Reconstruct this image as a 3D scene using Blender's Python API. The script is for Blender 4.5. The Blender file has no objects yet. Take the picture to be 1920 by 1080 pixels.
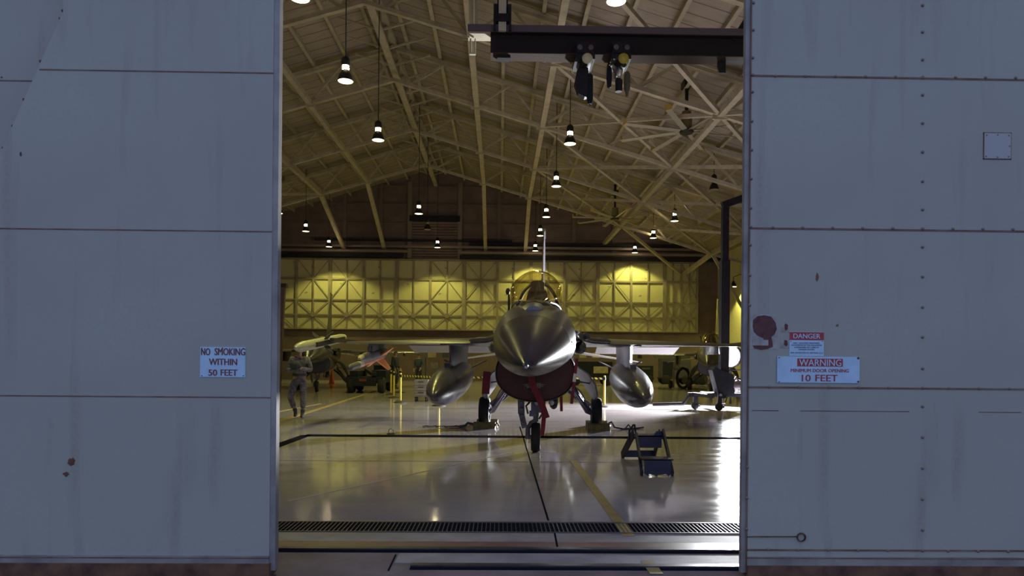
import bpy, math, random
from mathutils import Vector, Matrix
random.seed(7)
S = bpy.context.scene
COL = S.collection
PI = math.pi
R = math.radians

# ------------------------------------------------------------------ camera
F = 1300.0            # focal length in pixels of a 1920 px wide frame
CAM_H = 1.42
YAW = R(1.01)
ROLL = R(0.5)
HORIZON = 676.0
cam_d = bpy.data.cameras.new('camera')
cam_d.sensor_width = 36.0
cam_d.lens = F / 1920 * 36.0
cam_d.shift_y = (HORIZON - 540) / 1920
cam_d.clip_end = 300
cam = bpy.data.objects.new('camera', cam_d)
COL.objects.link(cam)
_fw = Vector((math.sin(YAW), math.cos(YAW), 0))
_rt = Vector((math.cos(YAW), -math.sin(YAW), 0))
_up = Vector((0, 0, 1))
_cr = _rt * math.cos(ROLL) + _up * math.sin(ROLL)
_cu = -_rt * math.sin(ROLL) + _up * math.cos(ROLL)
cam.matrix_world = Matrix(((_cr.x, _cu.x, -_fw.x, 0), (_cr.y, _cu.y, -_fw.y, 0), (_cr.z, _cu.z, -_fw.z, CAM_H), (0, 0, 0, 1)))
S.camera = cam

# ------------------------------------------------------------------ view, sky
S.view_settings.view_transform = 'Standard'
S.view_settings.look = 'None'
S.view_settings.gamma = 1.0
S.view_settings.use_curve_mapping = False
S.view_settings.exposure = 0.0
world = bpy.data.worlds.new('dusk_sky')
S.world = world
world.use_nodes = True
_bg = world.node_tree.nodes['Background']
_bg.inputs[0].default_value = (0.27, 0.365, 0.68, 1)
_bg.inputs[1].default_value = 1.38

LAMP_WATTS = 800.0     # each pendant lamp's downward cone
LAMP_COLOR = (1.0, 0.96, 0.24)
FLOOD_WATTS = 27000.0
NECK_GLOW = 58.0

# ------------------------------------------------------------------ helpers: rays of the measured camera
def ray(px, py):
    u = (px - 960) / F
    v = (HORIZON - py) / F
    return _fw + _cr * u + _cu * v
def P(px, py, Y):
    d = ray(px, py)
    t = Y / d.y
    return Vector((d.x * t, Y, CAM_H + d.z * t))
def G(px, py, z=0.0):
    d = ray(px, py)
    t = (z - CAM_H) / d.z
    return Vector((d.x * t, d.y * t, z))

# ------------------------------------------------------------------ materials
def lin(c):
    if isinstance(c, str):
        c = [int(c[i:i + 2], 16) / 255 for i in (0, 2, 4)]
        c = [x / 12.92 if x <= 0.04045 else ((x + 0.055) / 1.055) ** 2.4 for x in c]
    return (c[0], c[1], c[2], 1)
MATS = {}
def mat(name, col, rough=0.5, metal=0.0, noise=0.0, scale=8.0, bump=0.0, emit=None, strength=0.0, spec=0.5, stretch=(1, 1, 1), col2=None, coat=0.0):
    if name in MATS:
        return MATS[name]
    m = bpy.data.materials.new(name)
    m.use_nodes = True
    nt = m.node_tree
    b = nt.nodes['Principled BSDF']
    b.inputs['Base Color'].default_value = lin(col)
    b.inputs['Roughness'].default_value = rough
    b.inputs['Metallic'].default_value = metal
    b.inputs['Specular IOR Level'].default_value = spec
    b.inputs['Coat Weight'].default_value = coat
    b.inputs['Coat Roughness'].default_value = 0.12
    if emit is not None:
        b.inputs['Emission Color'].default_value = lin(emit)
        b.inputs['Emission Strength'].default_value = strength
    if noise > 0 or bump > 0:
        tc = nt.nodes.new('ShaderNodeTexCoord')
        mp = nt.nodes.new('ShaderNodeMapping')
        mp.inputs['Scale'].default_value = stretch
        n = nt.nodes.new('ShaderNodeTexNoise')
        n.inputs['Scale'].default_value = scale
        n.inputs['Detail'].default_value = 6
        nt.links.new(tc.outputs['Object'], mp.inputs[0])
        nt.links.new(mp.outputs[0], n.inputs['Vector'])
        if noise > 0:
            mx = nt.nodes.new('ShaderNodeMix')
            mx.data_type = 'RGBA'
            c = lin(col)
            c2 = lin(col2) if col2 else tuple(max(0, x * (1 - noise)) for x in c[:3]) + (1,)
            mx.inputs[6].default_value = c
            mx.inputs[7].default_value = c2
            rp = nt.nodes.new('ShaderNodeMapRange')
            rp.inputs[1].default_value = 0.38
            rp.inputs[2].default_value = 0.68
            nt.links.new(n.outputs[0], rp.inputs[0])
            nt.links.new(rp.outputs[0], mx.inputs[0])
            nt.links.new(mx.outputs[2], b.inputs['Base Color'])
        if bump > 0:
            bp = nt.nodes.new('ShaderNodeBump')
            bp.inputs['Strength'].default_value = bump
            bp.inputs['Distance'].default_value = 0.01
            nt.links.new(n.outputs[0], bp.inputs['Height'])
            nt.links.new(bp.outputs[0], b.inputs['Normal'])
    MATS[name] = m
    return m

def ramp_mask(nt, vec, scale, lo, hi, stretch=(1, 1, 1), detail=6):
    mp = nt.nodes.new('ShaderNodeMapping')
    mp.inputs['Scale'].default_value = stretch
    n = nt.nodes.new('ShaderNodeTexNoise')
    n.inputs['Scale'].default_value = scale
    n.inputs['Detail'].default_value = detail
    rp = nt.nodes.new('ShaderNodeMapRange')
    rp.inputs[1].default_value = lo
    rp.inputs[2].default_value = hi
    nt.links.new(vec, mp.inputs[0])
    nt.links.new(mp.outputs[0], n.inputs['Vector'])
    nt.links.new(n.outputs[0], rp.inputs[0])
    return rp.outputs[0]
def mixc(nt, fac, a, b):
    mx = nt.nodes.new('ShaderNodeMix')
    mx.data_type = 'RGBA'
    for sock, v in ((mx.inputs[6], a), (mx.inputs[7], b)):
        if isinstance(v, (tuple, list, str)):
            sock.default_value = lin(v)
        else:
            nt.links.new(v, sock)
    if isinstance(fac, (int, float)):
        mx.inputs[0].default_value = fac
    else:
        nt.links.new(fac, mx.inputs[0])
    return mx.outputs[2]
def stripes(nt, vec, axis, period, width):
    """1 inside thin lines repeated along an axis"""
    sp = nt.nodes.new('ShaderNodeSeparateXYZ')
    nt.links.new(vec, sp.inputs[0])
    a = nt.nodes.new('ShaderNodeMath'); a.operation = 'DIVIDE'; a.inputs[1].default_value = period
    nt.links.new(sp.outputs[axis], a.inputs[0])
    f = nt.nodes.new('ShaderNodeMath'); f.operation = 'FRACT'
    nt.links.new(a.outputs[0], f.inputs[0])
    l = nt.nodes.new('ShaderNodeMath'); l.operation = 'LESS_THAN'; l.inputs[1].default_value = width / period
    nt.links.new(f.outputs[0], l.inputs[0])
    return l.outputs[0]

def door_material():
    m = bpy.data.materials.new('door_paint'); m.use_nodes = True
    nt = m.node_tree; b = nt.nodes['Principled BSDF']
    tc = nt.nodes.new('ShaderNodeTexCoord').outputs['Object']
    big = ramp_mask(nt, tc, 0.9, 0.35, 0.7)
    c = mixc(nt, big, (0.385, 0.375, 0.285), (0.345, 0.325, 0.25))
    streak = ramp_mask(nt, tc, 3.0, 0.56, 0.8, (2.2, 1, 0.22))
    c = mixc(nt, streak, c, (0.29, 0.245, 0.185))
    fine = ramp_mask(nt, tc, 40.0, 0.3, 0.9)
    c = mixc(nt, fine, c, (0.36, 0.34, 0.265))
    nt.links.new(c, b.inputs['Base Color'])
    b.inputs['Roughness'].default_value = 0.55
    b.inputs['Specular IOR Level'].default_value = 0.25
    bp = nt.nodes.new('ShaderNodeBump'); bp.inputs['Strength'].default_value = 0.25; bp.inputs['Distance'].default_value = 0.02
    nt.links.new(ramp_mask(nt, tc, 1.6, 0.2, 0.8, (1, 1, 0.5)), bp.inputs['Height'])
    nt.links.new(bp.outputs[0], b.inputs['Normal'])
    return m
def floor_material():
    m = bpy.data.materials.new('polished_concrete'); m.use_nodes = True
    nt = m.node_tree; b = nt.nodes['Principled BSDF']
    tc = nt.nodes.new('ShaderNodeTexCoord').outputs['Object']
    c = mixc(nt, ramp_mask(nt, tc, 0.5, 0.3, 0.75), (0.355, 0.318, 0.34), (0.30, 0.268, 0.288))
    c = mixc(nt, ramp_mask(nt, tc, 2.2, 0.5, 0.8, (0.35, 1.2, 1)), c, (0.27, 0.24, 0.25))
    c = mixc(nt, ramp_mask(nt, tc, 9.0, 0.62, 0.8, (0.3, 1.0, 1)), c, (0.23, 0.20, 0.21))
    nt.links.new(c, b.inputs['Base Color'])
    rg = nt.nodes.new('ShaderNodeMapRange')
    rg.inputs[3].default_value = 0.06; rg.inputs[4].default_value = 0.15
    nt.links.new(ramp_mask(nt, tc, 3.0, 0.3, 0.75, (0.5, 1.3, 1)), rg.inputs[0])
    nt.links.new(rg.outputs[0], b.inputs['Roughness'])
    b.inputs['Specular IOR Level'].default_value = 0.6
    bp = nt.nodes.new('ShaderNodeBump'); bp.inputs['Strength'].default_value = 0.06; bp.inputs['Distance'].default_value = 0.01
    nt.links.new(ramp_mask(nt, tc, 3.5, 0.2, 0.8, (1.0, 0.5, 1), 3), bp.inputs['Height'])
    nt.links.new(bp.outputs[0], b.inputs['Normal'])
    return m
def deck_material():
    m = bpy.data.materials.new('roof_boards'); m.use_nodes = True
    nt = m.node_tree; b = nt.nodes['Principled BSDF']
    tc = nt.nodes.new('ShaderNodeTexCoord').outputs['Object']
    c = mixc(nt, ramp_mask(nt, tc, 0.7, 0.3, 0.75), (0.39, 0.325, 0.27), (0.30, 0.25, 0.205))
    c = mixc(nt, ramp_mask(nt, tc, 3.0, 0.5, 0.85, (0.4, 3.0, 1)), c, (0.23, 0.175, 0.16))
    c = mixc(nt, stripes(nt, tc, 1, 0.62, 0.05), c, (0.15, 0.11, 0.105))
    nt.links.new(c, b.inputs['Base Color'])
    b.inputs['Roughness'].default_value = 0.8
    return m
def panel_material():
    m = bpy.data.materials.new('rear_door_panel_paint'); m.use_nodes = True
    nt = m.node_tree; b = nt.nodes['Principled BSDF']
    tc = nt.nodes.new('ShaderNodeTexCoord').outputs['Object']
    c = mixc(nt, ramp_mask(nt, tc, 0.8, 0.3, 0.75), (0.60, 0.55, 0.33), (0.52, 0.47, 0.28))
    c = mixc(nt, ramp_mask(nt, tc, 3.2, 0.66, 0.72, (0.7, 1, 1.6)), c, (0.20, 0.16, 0.12))
    nt.links.new(c, b.inputs['Base Color'])
    b.inputs['Roughness'].default_value = 0.7
    return m
def camo_material():
    m = bpy.data.materials.new('camouflage_cloth'); m.use_nodes = True
    nt = m.node_tree; b = nt.nodes['Principled BSDF']
    tc = nt.nodes.new('ShaderNodeTexCoord').outputs['Object']
    c = mixc(nt, ramp_mask(nt, tc, 9.0, 0.48, 0.54), (0.145, 0.135, 0.185), (0.085, 0.08, 0.115))
    c = mixc(nt, ramp_mask(nt, tc, 14.0, 0.58, 0.62), c, (0.20, 0.19, 0.23))
    nt.links.new(c, b.inputs['Base Color'])
    b.inputs['Roughness'].default_value = 0.9
    return m
def canopy_material():
    m = bpy.data.materials.new('gold_tinted_glass'); m.use_nodes = True
    nt = m.node_tree
    for n in list(nt.nodes):
        nt.nodes.remove(n)
    o = nt.nodes.new('ShaderNodeOutputMaterial')
    t = nt.nodes.new('ShaderNodeBsdfTransparent'); t.inputs[0].default_value = (0.84, 0.79, 0.60, 1)
    g = nt.nodes.new('ShaderNodeBsdfGlossy'); g.inputs[0].default_value = (0.95, 0.85, 0.6, 1); g.inputs[1].default_value = 0.04
    lw = nt.nodes.new('ShaderNodeLayerWeight'); lw.inputs[0].default_value = 0.5
    pw = nt.nodes.new('ShaderNodeMath'); pw.operation = 'POWER'; pw.inputs[1].default_value = 3.0
    nt.links.new(lw.outputs['Facing'], pw.inputs[0])
    fr = nt.nodes.new('ShaderNodeMath'); fr.operation = 'MULTIPLY_ADD'; fr.inputs[1].default_value = 0.6; fr.inputs[2].default_value = 0.045
    nt.links.new(pw.outputs[0], fr.inputs[0])
    mx = nt.nodes.new('ShaderNodeMixShader')
    nt.links.new(fr.outputs[0], mx.inputs[0]); nt.links.new(t.outputs[0], mx.inputs[1]); nt.links.new(g.outputs[0], mx.inputs[2])
    nt.links.new(mx.outputs[0], o.inputs[0])
    return m
def hazard_material():
    m = bpy.data.materials.new('black_yellow_tape'); m.use_nodes = True
    nt = m.node_tree; b = nt.nodes['Principled BSDF']
    tc = nt.nodes.new('ShaderNodeTexCoord').outputs['Object']
    mp = nt.nodes.new('ShaderNodeMapping'); mp.inputs['Rotation'].default_value = (0, R(35), 0)
    nt.links.new(tc, mp.inputs[0])
    nt.links.new(mixc(nt, stripes(nt, mp.outputs[0], 0, 0.12, 0.06), (0.75, 0.62, 0.08), (0.03, 0.03, 0.03)), b.inputs['Base Color'])
    return m

M_door = door_material()
M_floor = floor_material()
M_deck = deck_material()
M_panel = panel_material()
M_camo = camo_material()
M_canopy = canopy_material()
M_hazard = hazard_material()
M_edge = mat('door_edge_paint', (0.33, 0.285, 0.235), 0.6, noise=0.4, scale=4)
M_rust = mat('rust', (0.17, 0.075, 0.035), 0.85, noise=0.6, scale=9, bump=0.4)
M_rustseam = mat('rusty_seam', (0.15, 0.07, 0.035), 0.85, noise=0.75, scale=3.0, stretch=(2, 1, 1), col2=(0.22, 0.15, 0.10))
M_bolt = mat('rust_stained_bolt', (0.30, 0.22, 0.15), 0.6, noise=0.5, scale=15)
M_signwhite = mat('sign_enamel_white', (0.47, 0.63, 0.70), 0.35, noise=0.12, scale=10)
M_signred = mat('sign_red', (0.40, 0.035, 0.03), 0.4, noise=0.2, scale=30)
M_brown = mat('adhesive_brown', (0.13, 0.045, 0.035), 0.8, noise=0.4, scale=20)
M_pale = mat('pale_residue', (0.42, 0.37, 0.31), 0.8, noise=0.35, scale=14)
M_apron = mat('apron_concrete', (0.21, 0.155, 0.145), 0.75, noise=0.4, scale=2.5, bump=0.3)
M_apronlight = mat('sill_concrete', (0.29, 0.255, 0.265), 0.6, noise=0.3, scale=4, bump=0.2)
M_rail = mat('worn_rail_steel', (0.12, 0.11, 0.13), 0.35, metal=0.8, noise=0.4, scale=6)
M_gratesteel = mat('grate_steel', (0.10, 0.09, 0.10), 0.5, metal=0.6)
M_black = mat('black_void', (0.012, 0.012, 0.020), 0.9, spec=0.0)
M_yellowline = mat('yellow_floor_paint', (0.36, 0.26, 0.085), 0.35, noise=0.35, scale=6)
M_redline = mat('red_brown_floor_paint', (0.20, 0.10, 0.085), 0.4, noise=0.3, scale=5)
M_steel = mat('cream_painted_steel', (0.47, 0.405, 0.31), 0.6, noise=0.25, scale=3)
M_gable = mat('gable_sheeting', (0.20, 0.14, 0.145), 0.8, noise=0.25, scale=1.5)
M_girt = mat('gable_girt', (0.17, 0.13, 0.115), 0.7)
M_dado = mat('lower_wall_paint', (0.15, 0.105, 0.105), 0.7, noise=0.25, scale=1.2)
M_doorframe = mat('rear_door_frame_paint', (0.30, 0.25, 0.19), 0.65, noise=0.25, scale=3)
M_dark = mat('dark_painted_steel', (0.022, 0.020, 0.030), 0.6, noise=0.3, scale=6, spec=0.2)
M_pipe = mat('grey_pipe_paint', (0.22, 0.18, 0.16), 0.5)
M_lampbody = mat('lamp_dark_metal', (0.03, 0.028, 0.03), 0.4, metal=0.6)
M_lens = mat('lamp_lens', (0.9, 0.88, 0.6), 0.3, emit=(1.0, 0.97, 0.55), strength=3.0)
M_neck = mat('lamp_bulb_glow', (0.9, 0.85, 0.5), 0.3, emit=(1.0, 0.80, 0.46), strength=NECK_GLOW)
M_offlens = mat('unlit_lamp_lens', (0.35, 0.31, 0.24), 0.25)
M_jet = mat('aircraft_grey', (0.068, 0.060, 0.085), 0.33, noise=0.12, scale=2.5, spec=0.4)
M_radome = mat('radome_grey', (0.036, 0.032, 0.048), 0.27, noise=0.08, scale=3, spec=0.30)
M_jetlight = mat('aircraft_light_grey', (0.17, 0.155, 0.175), 0.38, noise=0.12, scale=3)
M_tank = mat('tank_grey', (0.062, 0.055, 0.078), 0.27, noise=0.12, scale=3, spec=0.6)
M_jetdark = mat('aircraft_dark', (0.03, 0.03, 0.038), 0.4)
M_cover = mat('maroon_intake_cover', (0.075, 0.020, 0.026), 0.6, noise=0.25, scale=6)
M_emblem = mat('faded_emblem_paint', (0.26, 0.20, 0.21), 0.7, noise=0.5, scale=25)
M_strut = mat('landing_gear_paint', (0.16, 0.145, 0.20), 0.3, metal=0.35, noise=0.35, scale=20)
M_tyre = mat('tyre_rubber', (0.012, 0.012, 0.015), 0.75)
M_wheel = mat('wheel_metal', (0.45, 0.44, 0.46), 0.35, metal=0.5)
M_redcloth = mat('red_streamer_cloth', (0.19, 0.016, 0.034), 0.75, noise=0.2, scale=12)
M_whitecloth = mat('white_streamer_print', (0.75, 0.72, 0.70), 0.7)
M_orange = mat('orange_fin_paint', (0.95, 0.34, 0.13), 0.5, noise=0.2, scale=8)
M_missile = mat('missile_white', (0.42, 0.40, 0.33), 0.4, noise=0.12, scale=6)
M_blue = mat('blue_step_paint', (0.014, 0.019, 0.075), 0.6, noise=0.25, scale=8)
M_greysteel = mat('worn_grey_steel', (0.16, 0.14, 0.17), 0.4, metal=0.3, noise=0.3, scale=10)
M_standrail = mat('stand_rail_dark', (0.035, 0.032, 0.05), 0.6, noise=0.3, scale=10, spec=0.2)
M_chock = mat('chock_yellow', (0.24, 0.19, 0.06), 0.6, noise=0.4, scale=12)
M_rope = mat('grey_rope', (0.11, 0.10, 0.11), 0.9)
M_yellow = mat('yellow_post_paint', (0.60, 0.45, 0.05), 0.45)
M_rubber = mat('black_rubber_base', (0.03, 0.022, 0.022), 0.7)
M_cone = mat('traffic_cone_orange', (0.72, 0.14, 0.04), 0.6)
M_cartdark = mat('cart_dark_green', (0.018, 0.021, 0.034), 0.7, noise=0.3, scale=8, spec=0.2)
M_navy = mat('navy_cloth', (0.030, 0.036, 0.060), 0.9)
M_skin = mat('skin', (0.36, 0.21, 0.15), 0.55, noise=0.12, scale=20)
M_hair = mat('dark_hair', (0.025, 0.018, 0.015), 0.7)
M_boot = mat('dark_boot', (0.045, 0.038, 0.042), 0.6)
M_greybox = mat('grey_cabinet', (0.20, 0.18, 0.19), 0.5, noise=0.2, scale=6)
M_beige = mat('beige_equipment', (0.45, 0.38, 0.22), 0.55, noise=0.25, scale=6)
M_genset = mat('equipment_grey_blue', (0.075, 0.068, 0.095), 0.55, noise=0.2, scale=4)
M_floodglass = mat('floodlight_glass', (1, 1, 1), 0.2, emit=(0.93, 0.97, 1.0), strength=40.0)
M_fan = mat('fan_aluminium', (0.42, 0.38, 0.33), 0.35, metal=0.4)
M_fanyellow = mat('fan_yellow_tip', (0.50, 0.34, 0.06), 0.5)
M_lettering = mat('dark_lettering', (0.008, 0.008, 0.012), 0.6)
M_scrap = mat('fin_stand_in_brown', (0.16, 0.11, 0.10), 0.7)

# ------------------------------------------------------------------ mesh builder
PM = {}   # parent matrices
class MB:
    def __init__(s):
        s.v = []; s.f = []
    def add(s, vs, fs):
        o = len(s.v)
        s.v += [Vector(v) for v in vs]
        s.f += [tuple(i + o for i in f) for f in fs]
        return s
    def box(s, c, d, M=None):
        x, y, z = d[0] / 2, d[1] / 2, d[2] / 2
        vs = [Vector((i * x, j * y, k * z)) for i in (-1, 1) for j in (-1, 1) for k in (-1, 1)]
        if M is not None:
            vs = [M @ v for v in vs]
        c = Vector(c)
        return s.add([v + c for v in vs], [(0, 1, 3, 2), (4, 6, 7, 5), (0, 4, 5, 1), (2, 3, 7, 6), (0, 2, 6, 4), (1, 5, 7, 3)])
    def bbox(s, a, b):
        a = Vector(a); b = Vector(b)
        return s.box((a + b) / 2, [abs(b[i] - a[i]) for i in range(3)])
    def bar(s, p, q, w, h, up=(0, 0, 1)):
        p = Vector(p); q = Vector(q); d = (q - p)
        L = d.length
        d = d / L
        u = Vector(up)
        sx = d.cross(u)
        if sx.length < 1e-4:
            sx = d.cross(Vector((1, 0, 0)))
        sx.normalize(); uz = sx.cross(d)
        vs = [e + sx * (i * w / 2) + uz * (k * h / 2) for e in (p, q) for i, k in ((-1, -1), (1, -1), (1, 1), (-1, 1))]
        return s.add(vs, [(3, 2, 1, 0), (4, 5, 6, 7), (0, 1, 5, 4), (1, 2, 6, 5), (2, 3, 7, 6), (3, 0, 4, 7)])
    def tube(s, pts, r, n=8, cap=True):
        pts = [Vector(p) for p in pts]
        rs = r if isinstance(r, (list, tuple)) else [r] * len(pts)
        rings = []
        ref = None
        for i, p in enumerate(pts):
            d = (pts[min(i + 1, len(pts) - 1)] - pts[max(i - 1, 0)]).normalized()
            if ref is None:
                ref = d.cross(Vector((0, 0, 1)))
                if ref.length < 1e-3:
                    ref = d.cross(Vector((1, 0, 0)))
            a = (ref - d * ref.dot(d)).normalized(); ref = a
            b = d.cross(a)
            rings.append([p + (a * math.cos(2 * PI * k / n) + b * math.sin(2 * PI * k / n)) * rs[i] for k in range(n)])
        return s.loft(rings, cap)
    def loft(s, rings, cap=True, closed=True):
        n = len(rings[0])
        vs = [v for r in rings for v in r]
        fs = []
        for i in range(len(rings) - 1):
            for k in range(n if closed else n - 1):
                k2 = (k + 1) % n
                fs.append((i * n + k, i * n + k2, (i + 1) * n + k2, (i + 1) * n + k))
        if cap and closed:
            fs.append(tuple(range(n - 1, -1, -1)))
            fs.append(tuple((len(rings) - 1) * n + k for k in range(n)))
        return s.add(vs, fs)
    def lathe(s, prof, c=(0, 0, 0), axis='z', n=20, cap=True):
        rings = []
        c = Vector(c)
        for r, h in prof:
            ring = []
            for k in range(n):
                a = 2 * PI * k / n
                x, y = r * math.cos(a), r * math.sin(a)
                ring.append(c + Vector({'z': (x, y, h), 'x': (h, x, y), 'y': (y, h, x)}[axis]))
            rings.append(ring)
        return s.loft(rings, cap)
    def prism(s, poly, depth, origin=(0, 0, 0), ux=(1, 0, 0), uy=(0, 0, 1), un=(0, 1, 0)):
        o = Vector(origin); ux = Vector(ux); uy = Vector(uy); un = Vector(un)
        n = len(poly)
        a = [o + ux * p[0] + uy * p[1] for p in poly]
        b = [v + un * depth for v in a]
        return s.add(a + b, [tuple(range(n)), tuple(range(2 * n - 1, n - 1, -1))] + [(k, n + k, n + (k + 1) % n, (k + 1) % n) for k in range(n)])
    def sphere(s, c, r, n=12, m=8, sc=(1, 1, 1)):
        c = Vector(c)
        rings = []
        for i in range(1, m):
            t = PI * i / m
            rings.append([c + Vector((r * sc[0] * math.sin(t) * math.cos(2 * PI * k / n), r * sc[1] * math.sin(t) * math.sin(2 * PI * k / n), r * sc[2] * math.cos(t))) for k in range(n)])
        return s.loft(rings, True)
    def build(s, name, m, parent=None, smooth=40, world=False):
        me = bpy.data.meshes.new(name)
        vs = s.v
        if parent is not None and world:
            rt_ = parent
            while rt_.name not in PM:
                rt_ = rt_.parent
            inv = PM[rt_.name].inverted()
            vs = [inv @ v for v in vs]
        me.from_pydata([tuple(v) for v in vs], [], s.f)
        me.validate()
        import bmesh
        bm = bmesh.new(); bm.from_mesh(me)
        bmesh.ops.recalc_face_normals(bm, faces=bm.faces)
        bm.to_mesh(me); bm.free()
        me.materials.append(m)
        if smooth:
            me.polygons.foreach_set('use_smooth', [True] * len(me.polygons))
            me.set_sharp_from_angle(angle=R(smooth))
        o = bpy.data.objects.new(name, me)
        COL.objects.link(o)
        if parent is not None:
            o.parent = parent
        return o

def tag(o, label, cat=None, group=None, kind=None):
    o['label'] = label
    if cat: o['category'] = cat
    if group: o['group'] = group
    if kind: o['kind'] = kind
    return o
def thing(name, label, cat, loc=(0, 0, 0), rz=0.0, group=None, kind=None):
    o = bpy.data.objects.new(name, None)
    o.empty_display_size = 0.2
    COL.objects.link(o)
    o.location = loc; o.rotation_euler = (0, 0, rz)
    PM[o.name] = Matrix.Translation(Vector(loc)) @ Matrix.Rotation(rz, 4, 'Z')
    return tag(o, label, cat, group, kind)
def struct(o, label, cat='structure'):
    return tag(o, label, cat, None, 'structure')
def children_of(o):
    return [c for c in o.children]
def copy_tree(o, parent=None):
    c = o.copy(); COL.objects.link(c)
    if parent is not None:
        c.parent = parent
    for ch in children_of(o):
        copy_tree(ch, c)
    return c
def dup(root, loc, rz, label, group=None, scale=None):
    r = copy_tree(root)
    r.location = loc; r.rotation_euler = (0, 0, rz)
    PM[r.name] = Matrix.Translation(Vector(loc)) @ Matrix.Rotation(rz, 4, 'Z')
    r['label'] = label
    if group: r['group'] = group
    return r
def text_geo(txt, size, width=None, spacing=1.0):
    """outline text as (verts, faces) lying in the x-z plane, centred, facing -y"""
    cu = bpy.data.curves.new('lettering', 'FONT')
    cu.body = txt; cu.size = size; cu.align_x = 'CENTER'; cu.align_y = 'CENTER'
    cu.space_character = spacing
    cu.extrude = 0.0008; cu.resolution_u = 3; cu.offset = 0.0
    o = bpy.data.objects.new('lettering', cu); COL.objects.link(o)
    dg = bpy.context.evaluated_depsgraph_get()
    me = bpy.data.meshes.new_from_object(o.evaluated_get(dg))
    vs = [Vector((v.co.x, -v.co.z, v.co.y)) for v in me.vertices]
    fs = [tuple(p.vertices) for p in me.polygons]
    bpy.data.objects.remove(o); bpy.data.curves.remove(cu); bpy.data.meshes.remove(me)
    if vs:
        x0 = min(v.x for v in vs); x1 = max(v.x for v in vs); z0 = min(v.z for v in vs); z1 = max(v.z for v in vs)
        k = 1.0 if width is None else width / (x1 - x0)
        vs = [Vector(((v.x - (x0 + x1) / 2) * k, v.y, v.z - (z0 + z1) / 2)) for v in vs]
    return vs, fs
def add_text(mb, txt, h, at, width=None, spacing=1.0, bold=0.0):
    vs, fs = text_geo(txt, h / 0.72, width, spacing)
    at = Vector(at)
    mb.add([v + at for v in vs], fs)
    if bold:
        mb.add([v + at + Vector((bold, -0.0003, 0)) for v in vs], fs)
        mb.add([v + at + Vector((-bold, -0.0006, 0)) for v in vs], fs)
    return mb

# ================================================================== hangar shell
YW = 47.0                      # back wall
YF = 5.05                      # inside of the front wall line
AX = P(818, 317, YW).x         # ridge line
AZ = 14.4
SL = 0.30
HW = 19.2
XL, XR = AX - HW, AX + HW
EZ = AZ - SL * HW
def roof_z(x):
    return AZ - SL * abs(x - AX)

floor = struct(MB().bbox((XL - .3, 5.62, -0.3), (XR + .3, YW + .3, 0)).build('floor', M_floor, smooth=0), 'polished pale grey concrete hangar floor with dark joints', 'floor')
apron = struct(MB().bbox((-40, -30, -0.3), (40, 5.62, -0.004)).build('ground', M_apron, smooth=0), 'dull concrete apron outside the hangar doors', 'ground')
ceil = bpy.data.objects.new('ceiling', None); COL.objects.link(ceil); PM['ceiling'] = Matrix()
struct(ceil, 'pitched hangar roof of pale boards on long purlins', 'ceiling')
for sg in (-1, 1):
    b = MB()
    b.prism([(AX, AZ), (AX + sg * (HW + .4), AZ - SL * (HW + .4)), (AX + sg * (HW + .4), AZ - SL * (HW + .4) + .25), (AX, AZ + .25)], YW - YF + 0.5, (0, YF - .2, 0))
    b.build('roof_deck', M_deck, ceil, 0)
    for k in range(0, 15):
        x = AX + sg * (0.63 + 1.27 * k)
        z = roof_z(x)
        m = MB()
        for (w, h, dz) in ((0.13, 0.018, -0.24), (0.02, 0.24, -0.12)):
            m.bar((x, YF + .2, z + dz), (x, YW, z + dz), w, h)
        m.build('purlin', M_steel, ceil, 0)

# walls
gable = MB()
gable.prism([(XL, 0), (XR, 0), (XR, EZ), (AX, AZ + .1), (XL, EZ)], 0.3, (0, YW, 0))
wall_back = struct(gable.build('wall_back', M_gable, smooth=0), 'brown sheeted gable end wall at the far end of the hangar', 'wall')
struct(MB().bbox((XL - .3, YF, 0), (XL, YW + .3, EZ + .2)).build('wall_left', M_gable, smooth=0), 'brown sheeted side wall out of sight behind the wide blue-grey door', 'wall')
struct(MB().bbox((XR, YF, 0), (XR + .3, YW + .3, EZ + .2)).build('wall_right', M_panel, smooth=0), 'pale side wall behind the floodlight', 'wall')
DTOP = 8.0
OX0 = P(509, 540, 4.5).x       # clear opening, left jamb
OX1 = P(1401, 540, 4.55).x
wf = MB()
wf.prism([(XL - .3, DTOP), (XR + .3, DTOP), (XR + .3, EZ + .1), (AX, AZ + .1), (XL - .3, EZ + .1)], 0.25, (0, YF, 0))
wf.bbox((XL - .3, YF, 0), (-9.5, YF + .25, DTOP))
wf.bbox((9.5, YF, 0), (XR + .3, YF + .25, DTOP))
struct(wf.build('wall_front', M_gable, smooth=0), 'front gable wall above and beside the sliding doors', 'wall')

# gable girts, louvre panel and rails on the end wall
zw = lambda py: CAM_H + (HORIZON - py) * YW / F
xw = lambda px: P(px, 520, YW).x
for py in (352, 386, 422, 447):
    z = zw(py); half = (AZ - z) / SL
    MB().bbox((AX - min(half, HW) + .1, YW - .10, z - .05), (AX + min(half, HW) - .1, YW, z + .05)).build('girt', M_girt, wall_back, 0)
for px in (646, 714, 935, 1010, 1075, 1150):
    x = xw(px)
    MB().bbox((x - .12, YW - .14, zw(487)), (x + .12, YW, roof_z(x))).build('gable_post', M_girt, wall_back, 0)
for px in (768, 862):
    x = xw(px)
    MB().bbox((x - .14, YW - .22, zw(487)), (x + .14, YW, zw(345))).build('gable_post', M_pipe, wall_back, 0)
lv = MB()
for k in range(14):
    z = zw(486) + (zw(420) - zw(486)) * k / 13
    lv.box((xw(815), YW - .10, z), (xw(860) - xw(770), .06, .13), Matrix.Rotation(R(25), 3, 'X'))
lv.build('louvre_panel', M_gable, wall_back, 0)
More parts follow.
